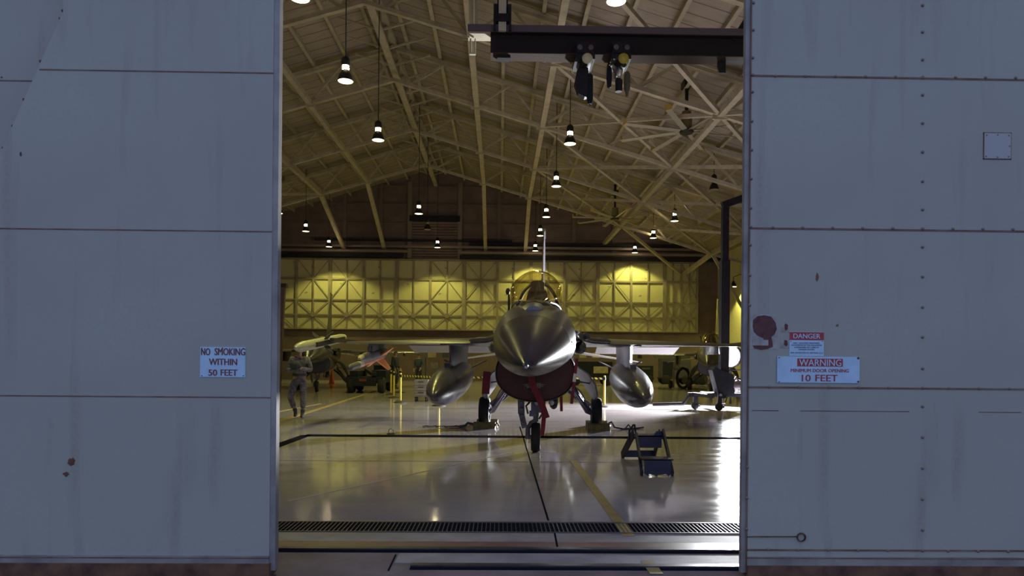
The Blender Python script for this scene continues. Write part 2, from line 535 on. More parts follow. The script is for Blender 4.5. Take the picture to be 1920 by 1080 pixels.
MB().bbox((xw(768), YW - .35, zw(418)), (xw(862), YW - .02, zw(408))).build('louvre_header', M_dark, wall_back, 0)
MB().bbox((XL, YW - .12, 0), (XR, YW - .02, zw(621))).build('lower_wall_band', M_dado, wall_back, 0)
n = 1
for (px0, px1, pya, pyb, dy, mm) in ((500, 757, 487, 480, .55, M_dark), (862, 1400, 489, 482, .55, M_dark), (500, 765, 478.5, 475, .7, M_pipe), (862, 1400, 480, 476, .7, M_pipe),
                                     (500, 1400, 469, 465, .45, M_pipe), (590, 960, 456.5, 453, .4, M_dark), (880, 1400, 462, 457, .3, M_dark)):
    t = MB().bbox((P(px0, 480, YW - dy).x, YW - dy - .12, zw(pya)), (P(px1, 480, YW - dy).x, YW - dy + .12, zw(pyb))).build('trim_%d' % n, mm, None, 0)
    struct(t, ['dark crane rail above the rear doors, west run', 'dark crane rail above the rear doors, east run', 'pale channel on top of the west crane rail', 'pale channel on top of the east crane rail',
               'long pale pipe crossing the whole end wall', 'dark conduit high on the end wall by the louvre', 'dark duct beam low on the east gable'][n - 1], 'rail')
    n += 1

# rear sliding door leaves: panel skin, posts, rails and star bracing
posts = [496.0 + 62.35 * k for k in range(-10, 14)]
zt, z1, z2, z3, zb = zw(489), zw(527), zw(566), zw(594), zw(621)
dn = 3
for i in range(0, len(posts) - 1, 2):
    x0 = P(posts[i], 560, YW).x; x2 = P(posts[i + 2], 560, YW).x if i + 2 < len(posts) else P(posts[i + 1], 560, YW).x
    x0 = max(x0, XL); x2 = min(x2, XR)
    if x2 - x0 < .5: continue
    d = bpy.data.objects.new('door_%d' % dn, None); COL.objects.link(d); d.location = ((x0 + x2) / 2, YW - .2, zb)
    PM[d.name] = Matrix.Translation(d.location)
    struct(d, 'tall cream rear hangar door leaf with star bracing, panel %s of the row counted from the west' % ['one', 'two', 'three', 'four', 'five', 'six', 'seven', 'eight', 'nine', 'ten', 'eleven', 'twelve', 'thirteen'][dn - 3], 'door')
    dn += 1
    MB().bbox((x0 + .01, YW - .24, zb), (x2 - .01, YW - .14, zt)).build('door_panel', M_panel, d, 0, True)
    fr = MB(); yb = YW - .30
    xs = [x0 + (x2 - x0) * k / 4 for k in range(5)]
    for k, x in enumerate(xs):
        w = (.12, .04, .075, .04, .12)[k]
        fr.bbox((max(x - w, x0), yb - .05, zb), (min(x + w, x2), yb + .06, zt))
    for z, w in ((zt - .05, .06), (z1, .06), (z2, .045), (z3, .045), (zb + .03, .03)):
        fr.bbox((x0, yb - .03, z - w), (x2, yb + .06, z + w))
    for k in (0, 2):
        a, c, e = xs[k], xs[k + 1], xs[k + 2]
        for q in ((a, z2), (e, z2), (a, zb), (e, zb)):
            fr.bar((c, yb - .02, z3), (q[0], yb - .02, q[1]), .035, .045)
        fr.lathe([(0.0, -.03), (.17, -.03), (.17, .03), (0.0, .03)], (c, yb - .05, z3), 'y', 10, False)
        if (i // 2 + k // 2) % 2 == 0:
            for q in ((a, z2), (e, z2), (a, zt), (e, zt)):
                fr.bar((c, yb - .02, z1), (q[0], yb - .02, q[1]), .03, .04)
    fr.build('door_frame', M_doorframe, d, 0, True)

# ------------------------------------------------------------------ roof trusses
TY = [40.4, 34.3, 28.2, 22.1, 16.0, 10.2]
TD = 1.6
offs = [.71 + 2.675 * i for i in range(7)]            # .71 .. 16.8
tn = ['first from the end wall', 'second from the end wall', 'third from the end wall', 'fourth from the end wall', 'fifth from the end wall', 'closest to the front doors']
for ti, y in enumerate(TY):
    t = thing('truss_beam', 'cream steel roof truss spanning the hangar, ' + tn[ti], 'roof truss', (AX, y, EZ), 0, None, 'structure')
    for sg in (-1, 1):
        e = AX + sg * (HW - .1)
        m = MB().bar((AX, y, AZ - .36), (e, y, roof_z(e) - .36), .20, .14)
        m.bar((AX, y, AZ - .30), (e, y, roof_z(e) - .30), .30, .02)
        m.build('top_chord', M_steel, t, 0, True)
        xo = AX + sg * 16.8
        MB().bar((AX, y, AZ - TD - .05), (xo, y, roof_z(xo) - TD), .18, .13).build('bottom_chord', M_steel, t, 0, True)
        col = AX + sg * (HW - .35)
        MB().bar((xo, y, roof_z(xo) - TD), (col, y, 4.2), .16, .16).build('knee_brace', M_steel, t, 0, True)
        MB().bar((xo, y, roof_z(xo) - TD), (col, y, 7.2), .13, .13).build('knee_brace', M_steel, t, 0, True)
        MB().bbox((col - .15, y - .18, 0), (col + .15, y + .18, EZ)).build('column', M_greysteel, t, 0, True)
        tops = [0.0] + [o + 1.34 for o in offs]
        for i, o in enumerate(offs):
            xb = AX + sg * o; zbm = roof_z(xb) - TD
            for tp in (tops[i], tops[i + 1]):
                xt = AX + sg * min(tp, HW - .3)
                MB().bar((xb, y, zbm), (xt, y, roof_z(xt) - .38), .09, .09).build('web_diagonal', M_steel, t, 0, True)
        for o in (offs[2], offs[4], offs[1]):
            xb = AX + sg * o
            MB().box((xb, y, roof_z(xb) - TD), (.5, .05, .34)).build('gusset_plate', M_steel, t, 0, True)
# longitudinal struts along the bottom chords, dropping to the end wall
for sg, nm in ((-1, 'west'), (1, 'east')):
    for oi, o in ((1, offs[1]), (2, offs[2]), (4, offs[4]), (6, offs[6])):
        x = AX + sg * o; z = roof_z(x) - TD
        ze = {1: 8.65, 2: 8.65, 4: z, 6: 7.3}[oi]
        m = MB().bar((x, 6.0, z), (x, TY[0], z), .20, .20).bar((x, TY[0], z), (x, YW, ze), .22, .22)
        lab = {1: 'first', 2: 'second', 4: 'third', 6: 'outermost'}[oi]
        struct(m.build('strut_beam', M_steel, None, 0), 'long cream strut under the roof trusses, %s of the ridge on the %s slope' % (lab, nm), 'beam')
    # crossed braces between the second and third struts
    for k in range(len(TY) - 1):
        for a, b2 in ((offs[2], offs[4]), (offs[4], offs[6])):
            for f in (0, 1):
                xa, xb = AX + sg * a, AX + sg * b2
                ya, yb = (TY[k], TY[k + 1]) if f == 0 else (TY[k + 1], TY[k])
                m = MB().bar((xa, ya, roof_z(xa) - TD), (xb, yb, roof_z(xb) - TD), .13, .13)
                o = m.build('brace_beam', M_steel, None, 0)
                struct(o, 'diagonal cream roof brace on the %s slope, one of the crossed pairs between trusses' % nm, 'beam'); o['group'] = 'crossed roof braces %s' % nm
    xa = AX + sg * offs[4]
    for xq, zq in ((AX + sg * offs[6], 7.3),):
        o = MB().bar((xa, TY[0], roof_z(xa) - TD), (xq, YW - .1, zq), .15, .15).build('brace_beam', M_steel, None, 0)
        struct(o, 'cream brace dropping from the last truss to the end wall, %s side' % nm, 'beam')
# ridge truss
rt = thing('ridge_beam', 'lattice beam hanging under the roof ridge for the full length', 'roof truss', (AX, 6, AZ - 1.1), 0, None, 'structure')
zr = 13.2
MB().bar((AX, 6, zr), (AX, YW - .1, zr), .26, .10).build('bottom_chord', M_steel, rt, 0, True)
MB().bar((AX, 6, AZ - .2), (AX, YW - .1, AZ - .2), .26, .2).build('top_chord', M_steel, rt, 0, True)
yy = 7.0
while yy < YW - 1:
    MB().bar((AX, yy, zr), (AX, yy, AZ - .2), .10, .10).build('post', M_steel, rt, 0, True)
    MB().bar((AX - .02, yy, zr), (AX - .02, yy + 1.5, AZ - .3), .07, .07).build('web_diagonal', M_steel, rt, 0, True)
    for sg in (-1, 1):
        MB().bar((AX, yy, zr + .05), (AX + sg * 1.5, yy, roof_z(AX + 1.5) - .25), .06, .06).build('sway_brace', M_steel, rt, 0, True)
    yy += 1.5

# ================================================================== floor details
def floor_strip(name, x0, y0, x1, y1, w, m, label, z=0.0015, cat='floor marking'):
    a = Vector((x0, y0, z)); b = Vector((x1, y1, z))
    o = MB().bar(a, b, w, 0.003).build(name, m, None, 0)
    return struct(o, label, cat)
g1 = G(975, 800); g2 = G(1028, 976)
floor_strip('trim_20', g1.x, g1.y, g2.x, g2.y, .018, M_black, 'thin dark floor joint running under the nose wheel', cat='floor joint')
g1 = G(1040, 1000); g2 = G(1045, 1026)
floor_strip('trim_21', g1.x, g1.y, g2.x, g2.y, .016, M_black, 'short crack in the sill between drain and rail', cat='floor joint')
ya = G(960, 819).y
floor_strip('trim_22', G(575, 815).x, ya, XR, ya, .36, M_black, 'dark trench slot crossing the floor behind the nose wheel', cat='floor drain')
g1 = G(575, 816); g2 = G(500, 843)
floor_strip('trim_23', g1.x, g1.y, g2.x, g2.y, .20, M_black, 'angled end of the dark trench slot', cat='floor drain')
for py, tt in ((866, 'thin floor joint in front of the nose wheel'), (790, 'thin floor joint behind the main wheels'), (769, 'faint floor joint near the tool carts')):
    y = G(960, py).y
    floor_strip('trim_%d' % (24 + (866 - py) // 20), XL, y, XR, y, .012, M_girt, tt, cat='floor joint')
YLX = G(1190, 1020).x
floor_strip('floor_marking', YLX, 5.62, YLX, 9.9, .10, M_yellowline, 'worn yellow guide stripe running in from the door sill', .0022)
floor_strip('floor_marking', YLX, 4.62, YLX, 4.93, .09, M_yellowline, 'short yellow dash outside between the two rails', .0012)
g1 = G(505, 795); g2 = G(705, 733)
floor_strip('floor_marking', g1.x, g1.y, g2.x, g2.y, .16, M_yellowline, 'yellow line slanting behind the walking person', .0022)
g1 = G(520, 772); g2 = G(600, 757)
floor_strip('floor_marking', g1.x, g1.y, g2.x, g2.y, .10, M_yellowline, 'fainter yellow line beyond the slanting one', .0022)
g1 = G(540, 940); g2 = G(960, 848)
floor_strip('floor_marking', g1.x, g1.y, g2.x, g2.y, .03, M_apronlight, 'pale scuffed line slanting across the shiny floor', .0018)
yg0, yg1 = G(960, 998.5).y, G(960, 981).y
floor_strip('floor_marking', -5, yg1 + .03, 5, yg1 + .03, .05, M_redline, 'red-brown border stripe beside the drain grate', .0018)
# drain with grate
dr = thing('drain_grate', 'long barred steel drain grate across the doorway floor', 'drain', (0, (yg0 + yg1) / 2, 0))
MB().bbox((-4.5, yg0, -.05), (4.5, yg1, .0012)).build('channel', M_black, dr, 0, True)
gb = MB()
x = -4.5
while x < 4.5:
    gb.bbox((x, yg0, 0), (x + .008, yg1, .006)); x += .036
gb.build('grate', M_rail, dr, 0, True)
fr = MB().bbox((-4.5, yg0 - .02, 0), (4.5, yg0, .008)).bbox((-4.5, yg1, 0), (4.5, yg1 + .02, .008))
fr.build('grate_frame', M_gratesteel, dr, 0, True)
# sill bands and rails
yb = lambda py: G(960, py).y
struct(MB().bbox((-9, yb(1016), -.1), (9, yg0 - .02, .0015)).build('trim_30', M_apronlight, None, 0), 'pale concrete sill between the drain grate and the brown strip', 'sill')
struct(MB().bbox((-9, yb(1027), -.1), (9, yb(1016), .001)).build('trim_31', M_redline, None, 0), 'brown steel strip behind the door rail', 'sill')
for nm, py0, py1, x0, lab in (('door_rail', 1036, 1028, -9, 'long steel door rail running across the whole doorway'), ('door_rail', 1068, 1059, G(770, 1062).x, 'shorter steel door rail starting partway across the doorway')):
    r = thing(nm, lab, 'rail', (0, (yb(py0) + yb(py1)) / 2, 0))
    a, b = yb(py0), yb(py1)
    MB().bbox((x0, a + (b - a) * .45, -.01), (9, b, .012)).build('rail_head', M_rail, r, 0, True)
    MB().bbox((x0, a, -.02), (9, a + (b - a) * .45, .0016)).build('rail_groove', M_black, r, 0, True)
struct(MB().bbox((G(745, 1045).x, yb(1056), -.02), (9, yb(1038), .001)).build('trim_32', M_apronlight, None, 0), 'worn pale concrete between the two rails', 'sill')
g1 = G(742, 1040); g2 = G(728, 1070)
floor_strip('trim_33', g1.x, g1.y, g2.x, g2.y, .010, M_black, 'dark expansion joint in the apron by the short rail', .001, 'floor joint')

# ================================================================== front sliding doors
YD1, YD2, YD0 = 4.5, 4.55, 4.68
d1 = thing('door_1', 'wide blue-grey sliding hangar door with slanted upper corner and the smoking sign', 'hangar door', (P(260, 700, YD1).x, YD1, 0), 0, None, 'structure')
pl = [(521, 1078), (521, -900), (118, -900), (118, 22), (0, 288), (-160, 650), (-160, 1078)]
pts = []
xr_ = OX0
for px, py in pl:
    w = P(px, py, YD1)
    pts.append((xr_ if px == 521 else w.x, max(w.z, .02)))
MB().prism(pts, .11, (0, YD1, 0)).build('door_skin', M_door, d1, 0, True)
ztop = max(p[1] for p in pts)
MB().bbox((OX0 - .005, YD1 + .004, .05), (OX0 + .037, YD1 + .07, ztop)).build('edge_strip', M_edge, d1, 0, True)
for px0, px1, py in ((74, 520, 134), (-100, 520, 432), (-150, 520, 744)):
    z = P(300, py, YD1).z
    MB().bbox((P(px0, py, YD1).x, YD1 - .002, z - .004), (OX0, YD1 + .01, z + .004)).build('seam', M_rustseam, d1, 0, True)
z = P(300, 1045, YD1).z
MB().bbox((P(-160, 1045, YD1).x, YD1 - .012, z - .035), (OX0, YD1 + .01, z + .012)).build('kick_strip', M_edge, d1, 0, True)
MB().bbox((P(-160, 1045, YD1).x, YD1 - .014, z - .004), (OX0, YD1 + .01, z + .004)).build('seam', M_rustseam, d1, 0, True)
MB().bbox((P(-160, 1045, YD1).x, YD1 - .03, .012), (OX0 + .01, YD1 + .12, z - .035)).build('bottom_rail', M_rust, d1, 0, True)
def blot(cx, cy, Y, rx, rz, seed, n=16):
    rnd = random.Random(seed)
    c = P(cx, cy, Y)
    k = Y / F
    return MB().prism([(c.x + rx * k * math.cos(2 * PI * i / n) * rnd.uniform(.6, 1.1), c.z + rz * k * math.sin(2 * PI * i / n) * rnd.uniform(.6, 1.1)) for i in range(n)], -.002, (0, Y, 0))
for args in ((134, 866, 8, 9, 1), (124, 889, 6, 5, 2), (39, 289, 2, 5, 3)):
    blot(args[0], args[1], YD1, args[2], args[3], args[4]).build('rust_patch', M_rust, d1, 0, True)
tb = P(112, 40, YD1)
for px, py in ((118, 18), (113, 33), (76, 113), (45, 185), (24, 235), (6, 276)):
    w = P(px + 3, py, YD1)
    MB().box((w.x - .012, YD1 + .02, w.z), (.03, .02, .012)).build('edge_tab', M_rust, d1, 0, True)

d2 = thing('door_2', 'darker hangar door leaf standing behind the slanted corner of the wide one', 'hangar door', (-6, YD0, 0), 0, None, 'structure')
MB().bbox((-9.6, YD0, .02), (P(420, 200, YD0).x, YD0 + .11, DTOP)).build('door_skin', M_door, d2, 0, True)
z = P(60, 152, YD0).z
MB().bbox((-9.6, YD0 - .002, z - .004), (P(420, 200, YD0).x, YD0 + .01, z + .004)).build('seam', M_rustseam, d2, 0, True)
blot(3, 145, YD0, 2, 2, 5).build('rust_patch', M_rust, d2, 0, True)

d9 = thing('door_20', 'bolted blue-grey hangar door carrying the warning signs', 'hangar door', (P(1660, 700, YD2).x, YD2, 0), 0, None, 'structure')
MB().bbox((OX1 + .012, YD2, .02), (9.6, YD2 + .12, DTOP)).build('door_skin', M_door, d9, 0, True)
MB().bbox((OX1 - .022, YD2 + .008, .03), (OX1 + .012, YD2 + .05, DTOP)).build('edge_strip', M_edge, d9, 0, True)
MB().bbox((OX1 + .008, YD2 - .003, .03), (OX1 + .016, YD2 + .01, DTOP)).build('seam', M_rustseam, d9, 0, True)
bm_ = MB().sphere((0, 0, 0), .0105, 8, 6, (1, .8, 1))
bolt0 = bm_.build('bolt', M_bolt, d9, 60)
def bolt_at(px, py):
    global bolt0
    w = P(px, py, YD2 - .002)
    loc = Vector((w.x - d9.location.x, w.y - d9.location.y, w.z))
    if bolt0.location.length == 0:
        bolt0.location = loc; return
    c = bolt0.copy(); COL.objects.link(c); c.location = loc
for py in (146, 431, 728, 1032):
    z = P(1660, py, YD2).z
    MB().bbox((OX1 + .012, YD2 - .003, z - .006), (9.6, YD2 + .01, z + .006)).build('seam', M_rustseam, d9, 0, True)
    MB().bbox((OX1 + .012, YD2 - .0012, z + .006), (9.6, YD2 + .01, z + .035)).build('lap_plate', M_door, d9, 0, True)
for py, a in ((142, 1454), (426, 1449), (725, 1442), (1030, 1440)):
    for k in range(9):
        px = a + k * 56.3
        if abs(px - 1730) < 14: px = 1730
        if px < 1925: bolt_at(px, py + (px - 1400) * .008)
for py in (10, 60, 112, 146, 178, 231, 285, 340, 393, 429, 463, 519, 576, 632, 691, 727, 762, 820, 878, 936, 994, 1032):
    bolt_at(1730, py)
for i, py in enumerate((5, 56, 108, 140, 172, 227, 281, 335, 390, 425, 459, 516, 572, 876, 934, 992)):
    bolt_at(1413 - (py / 1080) * 14, py)
# lower trim of that door
z = P(1660, 1046, YD2).z
MB().bbox((OX1 + .012, YD2 - .012, z - .05), (9.6, YD2 + .01, z + .006)).build('kick_strip', M_edge, d9, 0, True)
MB().bbox((OX1 + .012, YD2 - .015, z - .004), (9.6, YD2 + .01, z + .003)).build('seam', M_rustseam, d9, 0, True)
MB().bbox((OX1 + .012, YD2 - .03, .012), (9.6, YD2 + .12, z - .05)).build('bottom_rail', M_rust, d9, 0, True)
# faint stains, pull ring and access plate
for i, (px, py, rx, rz) in enumerate(((1532, 520, 3, 9), (1570, 610, 3, 3))):
    blot(px, py, YD2, rx, rz, 20 + i).build('rust_patch', M_rustseam, d9, 0, True)
z = P(1600, 771, YD2).z
for px0, px1 in ((1410, 1460), (1500, 1705), (1835, 1915)):
    MB().bbox((P(px0, 771, YD2).x, YD2 - .0015, z - .0025), (P(px1, 771, YD2).x, YD2 + .01, z + .0025)).build('seam', M_rustseam, d9, 0, True)
w = P(1502, 1007, YD2)
MB().lathe([(.024, -.012), (.030, -.012), (.030, 0), (.024, 0)], (w.x, YD2, w.z), 'y', 16, False).build('pull_ring', M_rust, d9, 40, True)
a = P(1400, 1006, YD2); MB().bar((a.x, YD2 - .004, a.z), (w.x - .02, YD2 - .004, w.z + .004), .005, .006).build('latch_rod', M_rust, d9, 0, True)
a, b = P(1845, 250, YD2), P(1894, 298, YD2)
ap = MB().bbox((a.x, YD2 - .006, b.z), (b.x, YD2, a.z)).build('access_plate', M_signwhite if False else mat('access_plate_paint', (0.37, 0.36, 0.31), 0.5), d9, 0, True)
fm = MB()
t_ = .006
fm.bbox((a.x - t_, YD2 - .003, b.z - t_), (a.x, YD2, a.z + t_)).bbox((b.x, YD2 - .003, b.z - t_), (b.x + t_, YD2, a.z + t_)).bbox((a.x - t_, YD2 - .003, a.z), (b.x + t_, YD2, a.z + t_)).bbox((a.x - t_, YD2 - .003, b.z - t_), (b.x + t_, YD2, b.z))
fm.build('plate_border', M_rustseam, d9, 0, True)
for fx, fz in ((.08, .92), (.5, .94), (.92, .92), (.95, .5), (.5, .06), (.92, .08), (.06, .08)):
    MB().sphere((a.x + (b.x - a.x) * fx, YD2 - .007, b.z + (a.z - b.z) * fz), .005, 6, 4).build('screw', M_bolt, d9, 40, True)
# peeled sticker residues
pr = thing('peeled_sticker', 'large brown peeled sticker residue on the bolted door beside the opening', 'sticker', (P(1432, 622, YD2).x, YD2, P(1432, 622, YD2).z))
a, b = P(1407, 589, YD2), P(1457, 655, YD2)
MB().bbox((a.x, YD2 - .002, b.z), (b.x, YD2, a.z)).build('backing', M_pale, pr, 0, True)
rp_ = [(1412, 600), (1420, 593), (1433, 591), (1446, 594), (1454, 605), (1456, 617), (1452, 627), (1446, 632), (1448, 641), (1449, 650), (1440, 654), (1427, 656), (1414, 653), (1411, 648), (1428, 646), (1432, 642), (1431, 634), (1420, 629), (1413, 622), (1411, 612)]
w = [P(x, y, YD2) for x, y in rp_]
MB().prism([(q.x, q.z) for q in w], -.0015, (0, YD2 - .002, 0)).build('brown_glue', M_brown, pr, 0, True)
a, b = P(1411, 637, YD2), P(1440, 648, YD2)
MB().bbox((a.x, YD2 - .005, b.z), (b.x, YD2 - .0036, a.z)).build('torn_paper', M_pale, pr, 0, True)
for (px, py, lab) in ((1472, 613, 'small rusty sticker scrap above the other scrap, next to the danger sign'), (1471, 643, 'small dull sticker scrap just left over beneath the rusty one')):
    w = P(px, py, YD2)
    t = thing('sticker_scrap', lab, 'sticker', (w.x, YD2, w.z))
    k = YD2 / F
    MB().bbox((w.x - 8 * k, YD2 - .0015, w.z - 10 * k), (w.x + 8 * k, YD2, w.z + 10 * k)).build('backing', M_pale, t, 0, True)
    blot(px + 2, py, YD2 - .0015, 4, 7, py).build('brown_glue', M_brown, t, 0, True)

# ------------------------------------------------------------------ signs
def sign(name, label, x0, y0, x1, y1, Y):
    a, b = P(x0, y0, Y), P(x1, y1, Y)
    t = thing(name, label, 'sign', ((a.x + b.x) / 2, Y, (a.z + b.z) / 2))
    MB().bbox((a.x, Y - .004, b.z), (b.x, Y, a.z)).build('sign_plate', M_signwhite, t, 0, True)
    return t, a, b
def sx(px, py, Y, dy): 
    w = P(px, py, Y); return (w.x, Y - dy, w.z)
t, a, b = sign('no_smoking_sign', 'white metal sign with brown lettering forbidding smoking within 50 feet', 376, 650.5, 460, 707.5, YD1)
k = YD1 / F
M_letters = mat('sign_brown_letters', (0.23, 0.06, 0.045), 0.6, noise=0.5, scale=60)
for tx, hh, px, py, wd in (('NO', 13.5, 386.3, 659.5, 16.5), ('SMOKING', 13.5, 431.7, 659.5, 56), ('WITHIN', 12.5, 418.8, 678.5, 51.5), ('50', 12, 399.6, 698.5, 15.6), ('FEET', 12, 430, 698.5, 30.5)):
    add_text(MB(), tx, hh * k, sx(px, py, YD1, .005), wd * k, 1.0, .0012).build('lettering', M_letters, t, 0, True)
for px, py in ((379, 653), (457, 653), (379, 704.5), (457, 704.5), (418, 652.5)):
    MB().sphere(sx(px, py, YD1, .005), .004, 6, 4).build('screw', M_rust, t, 40, True)
t, a, b = sign('danger_sign', 'small white danger sign with red header above the wide warning sign', 1480, 622, 1544, 668, YD2)
k = YD2 / F
c0, c1 = P(1480, 622.5, YD2), P(1544, 638, YD2)
MB().bbox((c0.x, YD2 - .0055, c1.z), (c1.x, YD2 - .003, c0.z)).build('red_header', M_signred, t, 0, True)
m = add_text(MB(), 'DANGER', 9.2 * k, sx(1512, 630.3, YD2, .0065), 51 * k, 1.0, .0006)
m.build('header_lettering', M_signwhite, t, 0, True)
M_small = mat('sign_small_letters', (0.16, 0.13, 0.16), 0.6)
for i, (tx, wd) in enumerate((('ONLY QUALIFIED PERSONNEL', 51), ('AUTHORIZED BY THE SQUADRON', 58), ('COMMANDER MAY OPERATE', 47), ('HANGAR DOORS', 30))):
    add_text(MB(), tx, 2.6 * k, sx(1511.5, 643.5 + i * 3.9, YD2, .005), wd * k).build('small_lettering', M_small, t, 0, True)
add_text(MB(), 'IAW AFOSH STD 91-100 PARA 2.2.1', 2.8 * k, sx(1512, 661.5, YD2, .005), 61 * k).build('small_lettering', M_small, t, 0, True)
for px in (1482.5, 1541.5):
    MB().sphere(sx(px, 640, YD2, .005), .003, 6, 4).build('screw', M_rust, t, 40, True)
t, a, b = sign('warning_sign', 'wide white warning sign about the ten foot minimum door opening', 1457, 668, 1611, 718.5, YD2 - .004)
c0, c1 = P(1494, 672, YD2), P(1579, 687.5, YD2)
MB().bbox((c0.x, YD2 - .0095, c1.z), (c1.x, YD2 - .007, c0.z)).build('red_header', M_signred, t, 0, True)
add_text(MB(), 'WARNING', 13 * k, sx(1536.5, 680, YD2, .0105), 80 * k, 1.0, .0005).build('header_lettering', M_signwhite, t, 0, True)
add_text(MB(), 'MINIMUM DOOR OPENING', 6.5 * k, sx(1536, 694.7, YD2, .009), 110 * k, 1.0, .0003).build('lettering', M_signred, t, 0, True)
for tx, px, wd in (('10', 1510.5, 16.5), ('FEET', 1548.6, 42)):
    add_text(MB(), tx, 13 * k, sx(px, 708.7, YD2, .009), wd * k, 1.0, .0009).build('lettering', M_signred, t, 0, True)
for px, py, r in ((1460, 670.5, .004), (1608, 671.5, .008), (1460, 715.5, .004), (1608, 715.5, .007)):
    MB().sphere(sx(px, py, YD2, .009), r, 8, 6).build('screw', M_rust, t, 40, True)

# ================================================================== pendant lamps
LZ = 8.6
def make_lamp(name_label, loc, lit=True):
    t = thing('pendant_lamp', name_label, 'lamp', loc, 0, 'pendant lamps under the roof')
    top = roof_z(loc[0]) - .3 - LZ
    sh_ = MB().lathe([(.196, .0), (.20, .03), (.16, .16), (.10, .27), (.085, .29), (.08, .28), (.15, .15), (.19, .03)], n=20, cap=False).build('shade', M_lampbody, t, 40)
    MB().lathe([(.0, 0), (.19, 0), (.195, .01), (.195, .02), (.0, .02)], n=20).build('lens', M_lens if lit else M_offlens, sh_, 40)
    MB().lathe([(.0, .28), (.085, .28), (.09, .34), (.085, .40), (.0, .40)], n=14).build('bulb_neck', M_neck if lit else M_offlens, t, 40)
    MB().lathe([(.0, .40), (.10, .40), (.12, .46), (.11, .58), (.05, .64), (.0, .64)], n=14).build('ballast', M_lampbody, t, 40)
    MB().lathe([(.014, .62), (.014, top)], n=6).build('cord', M_lampbody, t, 0)
    if lit:
        l = bpy.data.lights.new('lamp_light', 'SPOT'); l.energy = LAMP_WATTS; l.color = LAMP_COLOR
        l.spot_size = R(122); l.spot_blend = 0.30; l.shadow_soft_size = .18
        lo = bpy.data.objects.new('lamp_light', l); COL.objects.link(lo); lo.parent = t; lo.location = (0, 0, -.02)
    return t
CA, CB, CC, CD = -4.05, 2.26, 8.85, -11.0
k_ = 1.093
lamps = [
    (CA, 18.0, 1, 'largest lit pendant lamp of the ridge row seen whole, nearest the doorway'),
    (CA, 22.8, 1, 'second largest lit pendant lamp of the ridge row, next one inward from the doorway'),
    (CA, 34.2, 1, 'lit pendant lamp on the ridge row just above the louvre panel'),
    (CA, 44.4, 1, 'smallest lit pendant lamp of the ridge row, beneath the louvre panel'),
    (CA, 13.9, 1, 'lit pendant lamp of the ridge row cut off at the top of the picture'),
    (CB, 22.9, 1, 'largest fully seen lit pendant lamp above the jet canopy, under the hoist beam'),
    (CB, 28.5, 1, 'lit pendant lamp above the jet, next after the largest in that row'),
    (CB, 34.6, 1, 'lit pendant lamp above the jet, third in the row running to the tail fin'),
    (CB, 39.8, 1, 'lit pendant lamp above the jet, fourth in the row and level with the fin top'),
    (CB, 45.3, 1, 'lit pendant lamp above the jet, smallest and last of the row beside the fin'),
    (CB, 13.8, 1, 'lit pendant lamp over the hoist beam, cut off at the top of the picture'),
    (CC, 35.2, 1, 'lit pendant lamp by the inner truss node, largest lit one of the east row'),
    (CC, 40.1, 1, 'lit pendant lamp of the east row, middle one of the three'),
    (CC, 45.6, 1, 'lit pendant lamp of the east row, smallest just above the crane rail'),
    (CD, 39.3, 1, 'lit pendant lamp of the west row above the left jet fin'),
    (CD, 44.6, 1, 'lit pendant lamp of the west row, small one above the crane rail'),
    (CD, 34.5, 1, 'lit pendant lamp half hidden at the wide door edge'),
]
for x, y, lit, lab in lamps:
    make_lamp(lab, (x, y, LZ))
make_lamp('unlit dark pendant lamp hanging in front of the louvre panel', (CA, 38.3, LZ), False)
make_lamp('unlit pendant lamp in the trusses above the east row', (CC, 28.7, LZ), False)
w = P(1375, 538, 42.0)
t = thing('pendant_lamp', 'low lit wall lamp beside the tall dark crane mast', 'lamp', w, 0, 'pendant lamps under the roof')
MB().lathe([(.0, 0), (.19, 0), (.195, .02), (.0, .02)], n=16).build('lens', M_lens, t, 40)
MB().lathe([(.196, .0), (.17, .12), (.09, .25), (.08, .34), (.0, .34)], n=16, cap=False).build('shade', M_lampbody, t, 40)
MB().tube([(0, 0, .3), (0, 0, .6), (.5, .2, .8), (XR - w.x, .3, .8)], .02, 6).build('wall_arm', M_lampbody, t, 0)
l = bpy.data.lights.new('lamp_light', 'SPOT'); l.energy = LAMP_WATTS; l.color = LAMP_COLOR; l.spot_size = R(130); l.spot_blend = .3; l.shadow_soft_size = .18
lo = bpy.data.objects.new('lamp_light', l); COL.objects.link(lo); lo.parent = t; lo.location = (0, 0, -.02)

# ================================================================== hoist beam
YB = 12.0
hb = thing('hoist_beam', 'dark overhead hoist beam with a pale top channel crossing the doorway', 'hoist beam', (P(1150, 80, YB).x, YB, P(1150, 110, YB).z))
zt_, zw_, zb_ = P(1150, 61, YB).z, P(1150, 74, YB).z, P(1150, 109, YB).z
xa, xb_, xe = P(878, 62, YB).x, P(920, 80, YB).x, 5.6
M_web = mat('web_matt_black', (0.03, 0.026, 0.03), 0.85, spec=0.1)
M_flange = mat('flange_matt_brown', (0.06, 0.045, 0.04), 0.9, spec=0.05)
M_channel = mat('channel_mauve_paint', (0.115, 0.085, 0.115), 0.45)
MB().bbox((xb_, YB - .10, zb_), (xe, YB - .06, zw_)).bbox((xb_, YB - .19, zb_ - .03), (xe, YB + .05, zb_)).bbox((xb_, YB - .19, zw_), (xe, YB + .05, zw_ + .03)).build('web', M_web, hb, 0, True)
MB().bbox((xa, YB - .22, zw_ + .005), (xe, YB + .10, zt_)).build('top_channel', M_channel, hb, 0, True)
MB().bbox((xb_, YB - .23, zb_ - .045), (xe, YB + .09, zb_ - .03)).build('bottom_flange', M_flange, hb, 0, True)
MB().bbox((xa, YB - .20, zw_ - .03), (xb_, YB + .08, zw_ + .004)).build('channel_lip', M_steel, hb, 0, True)
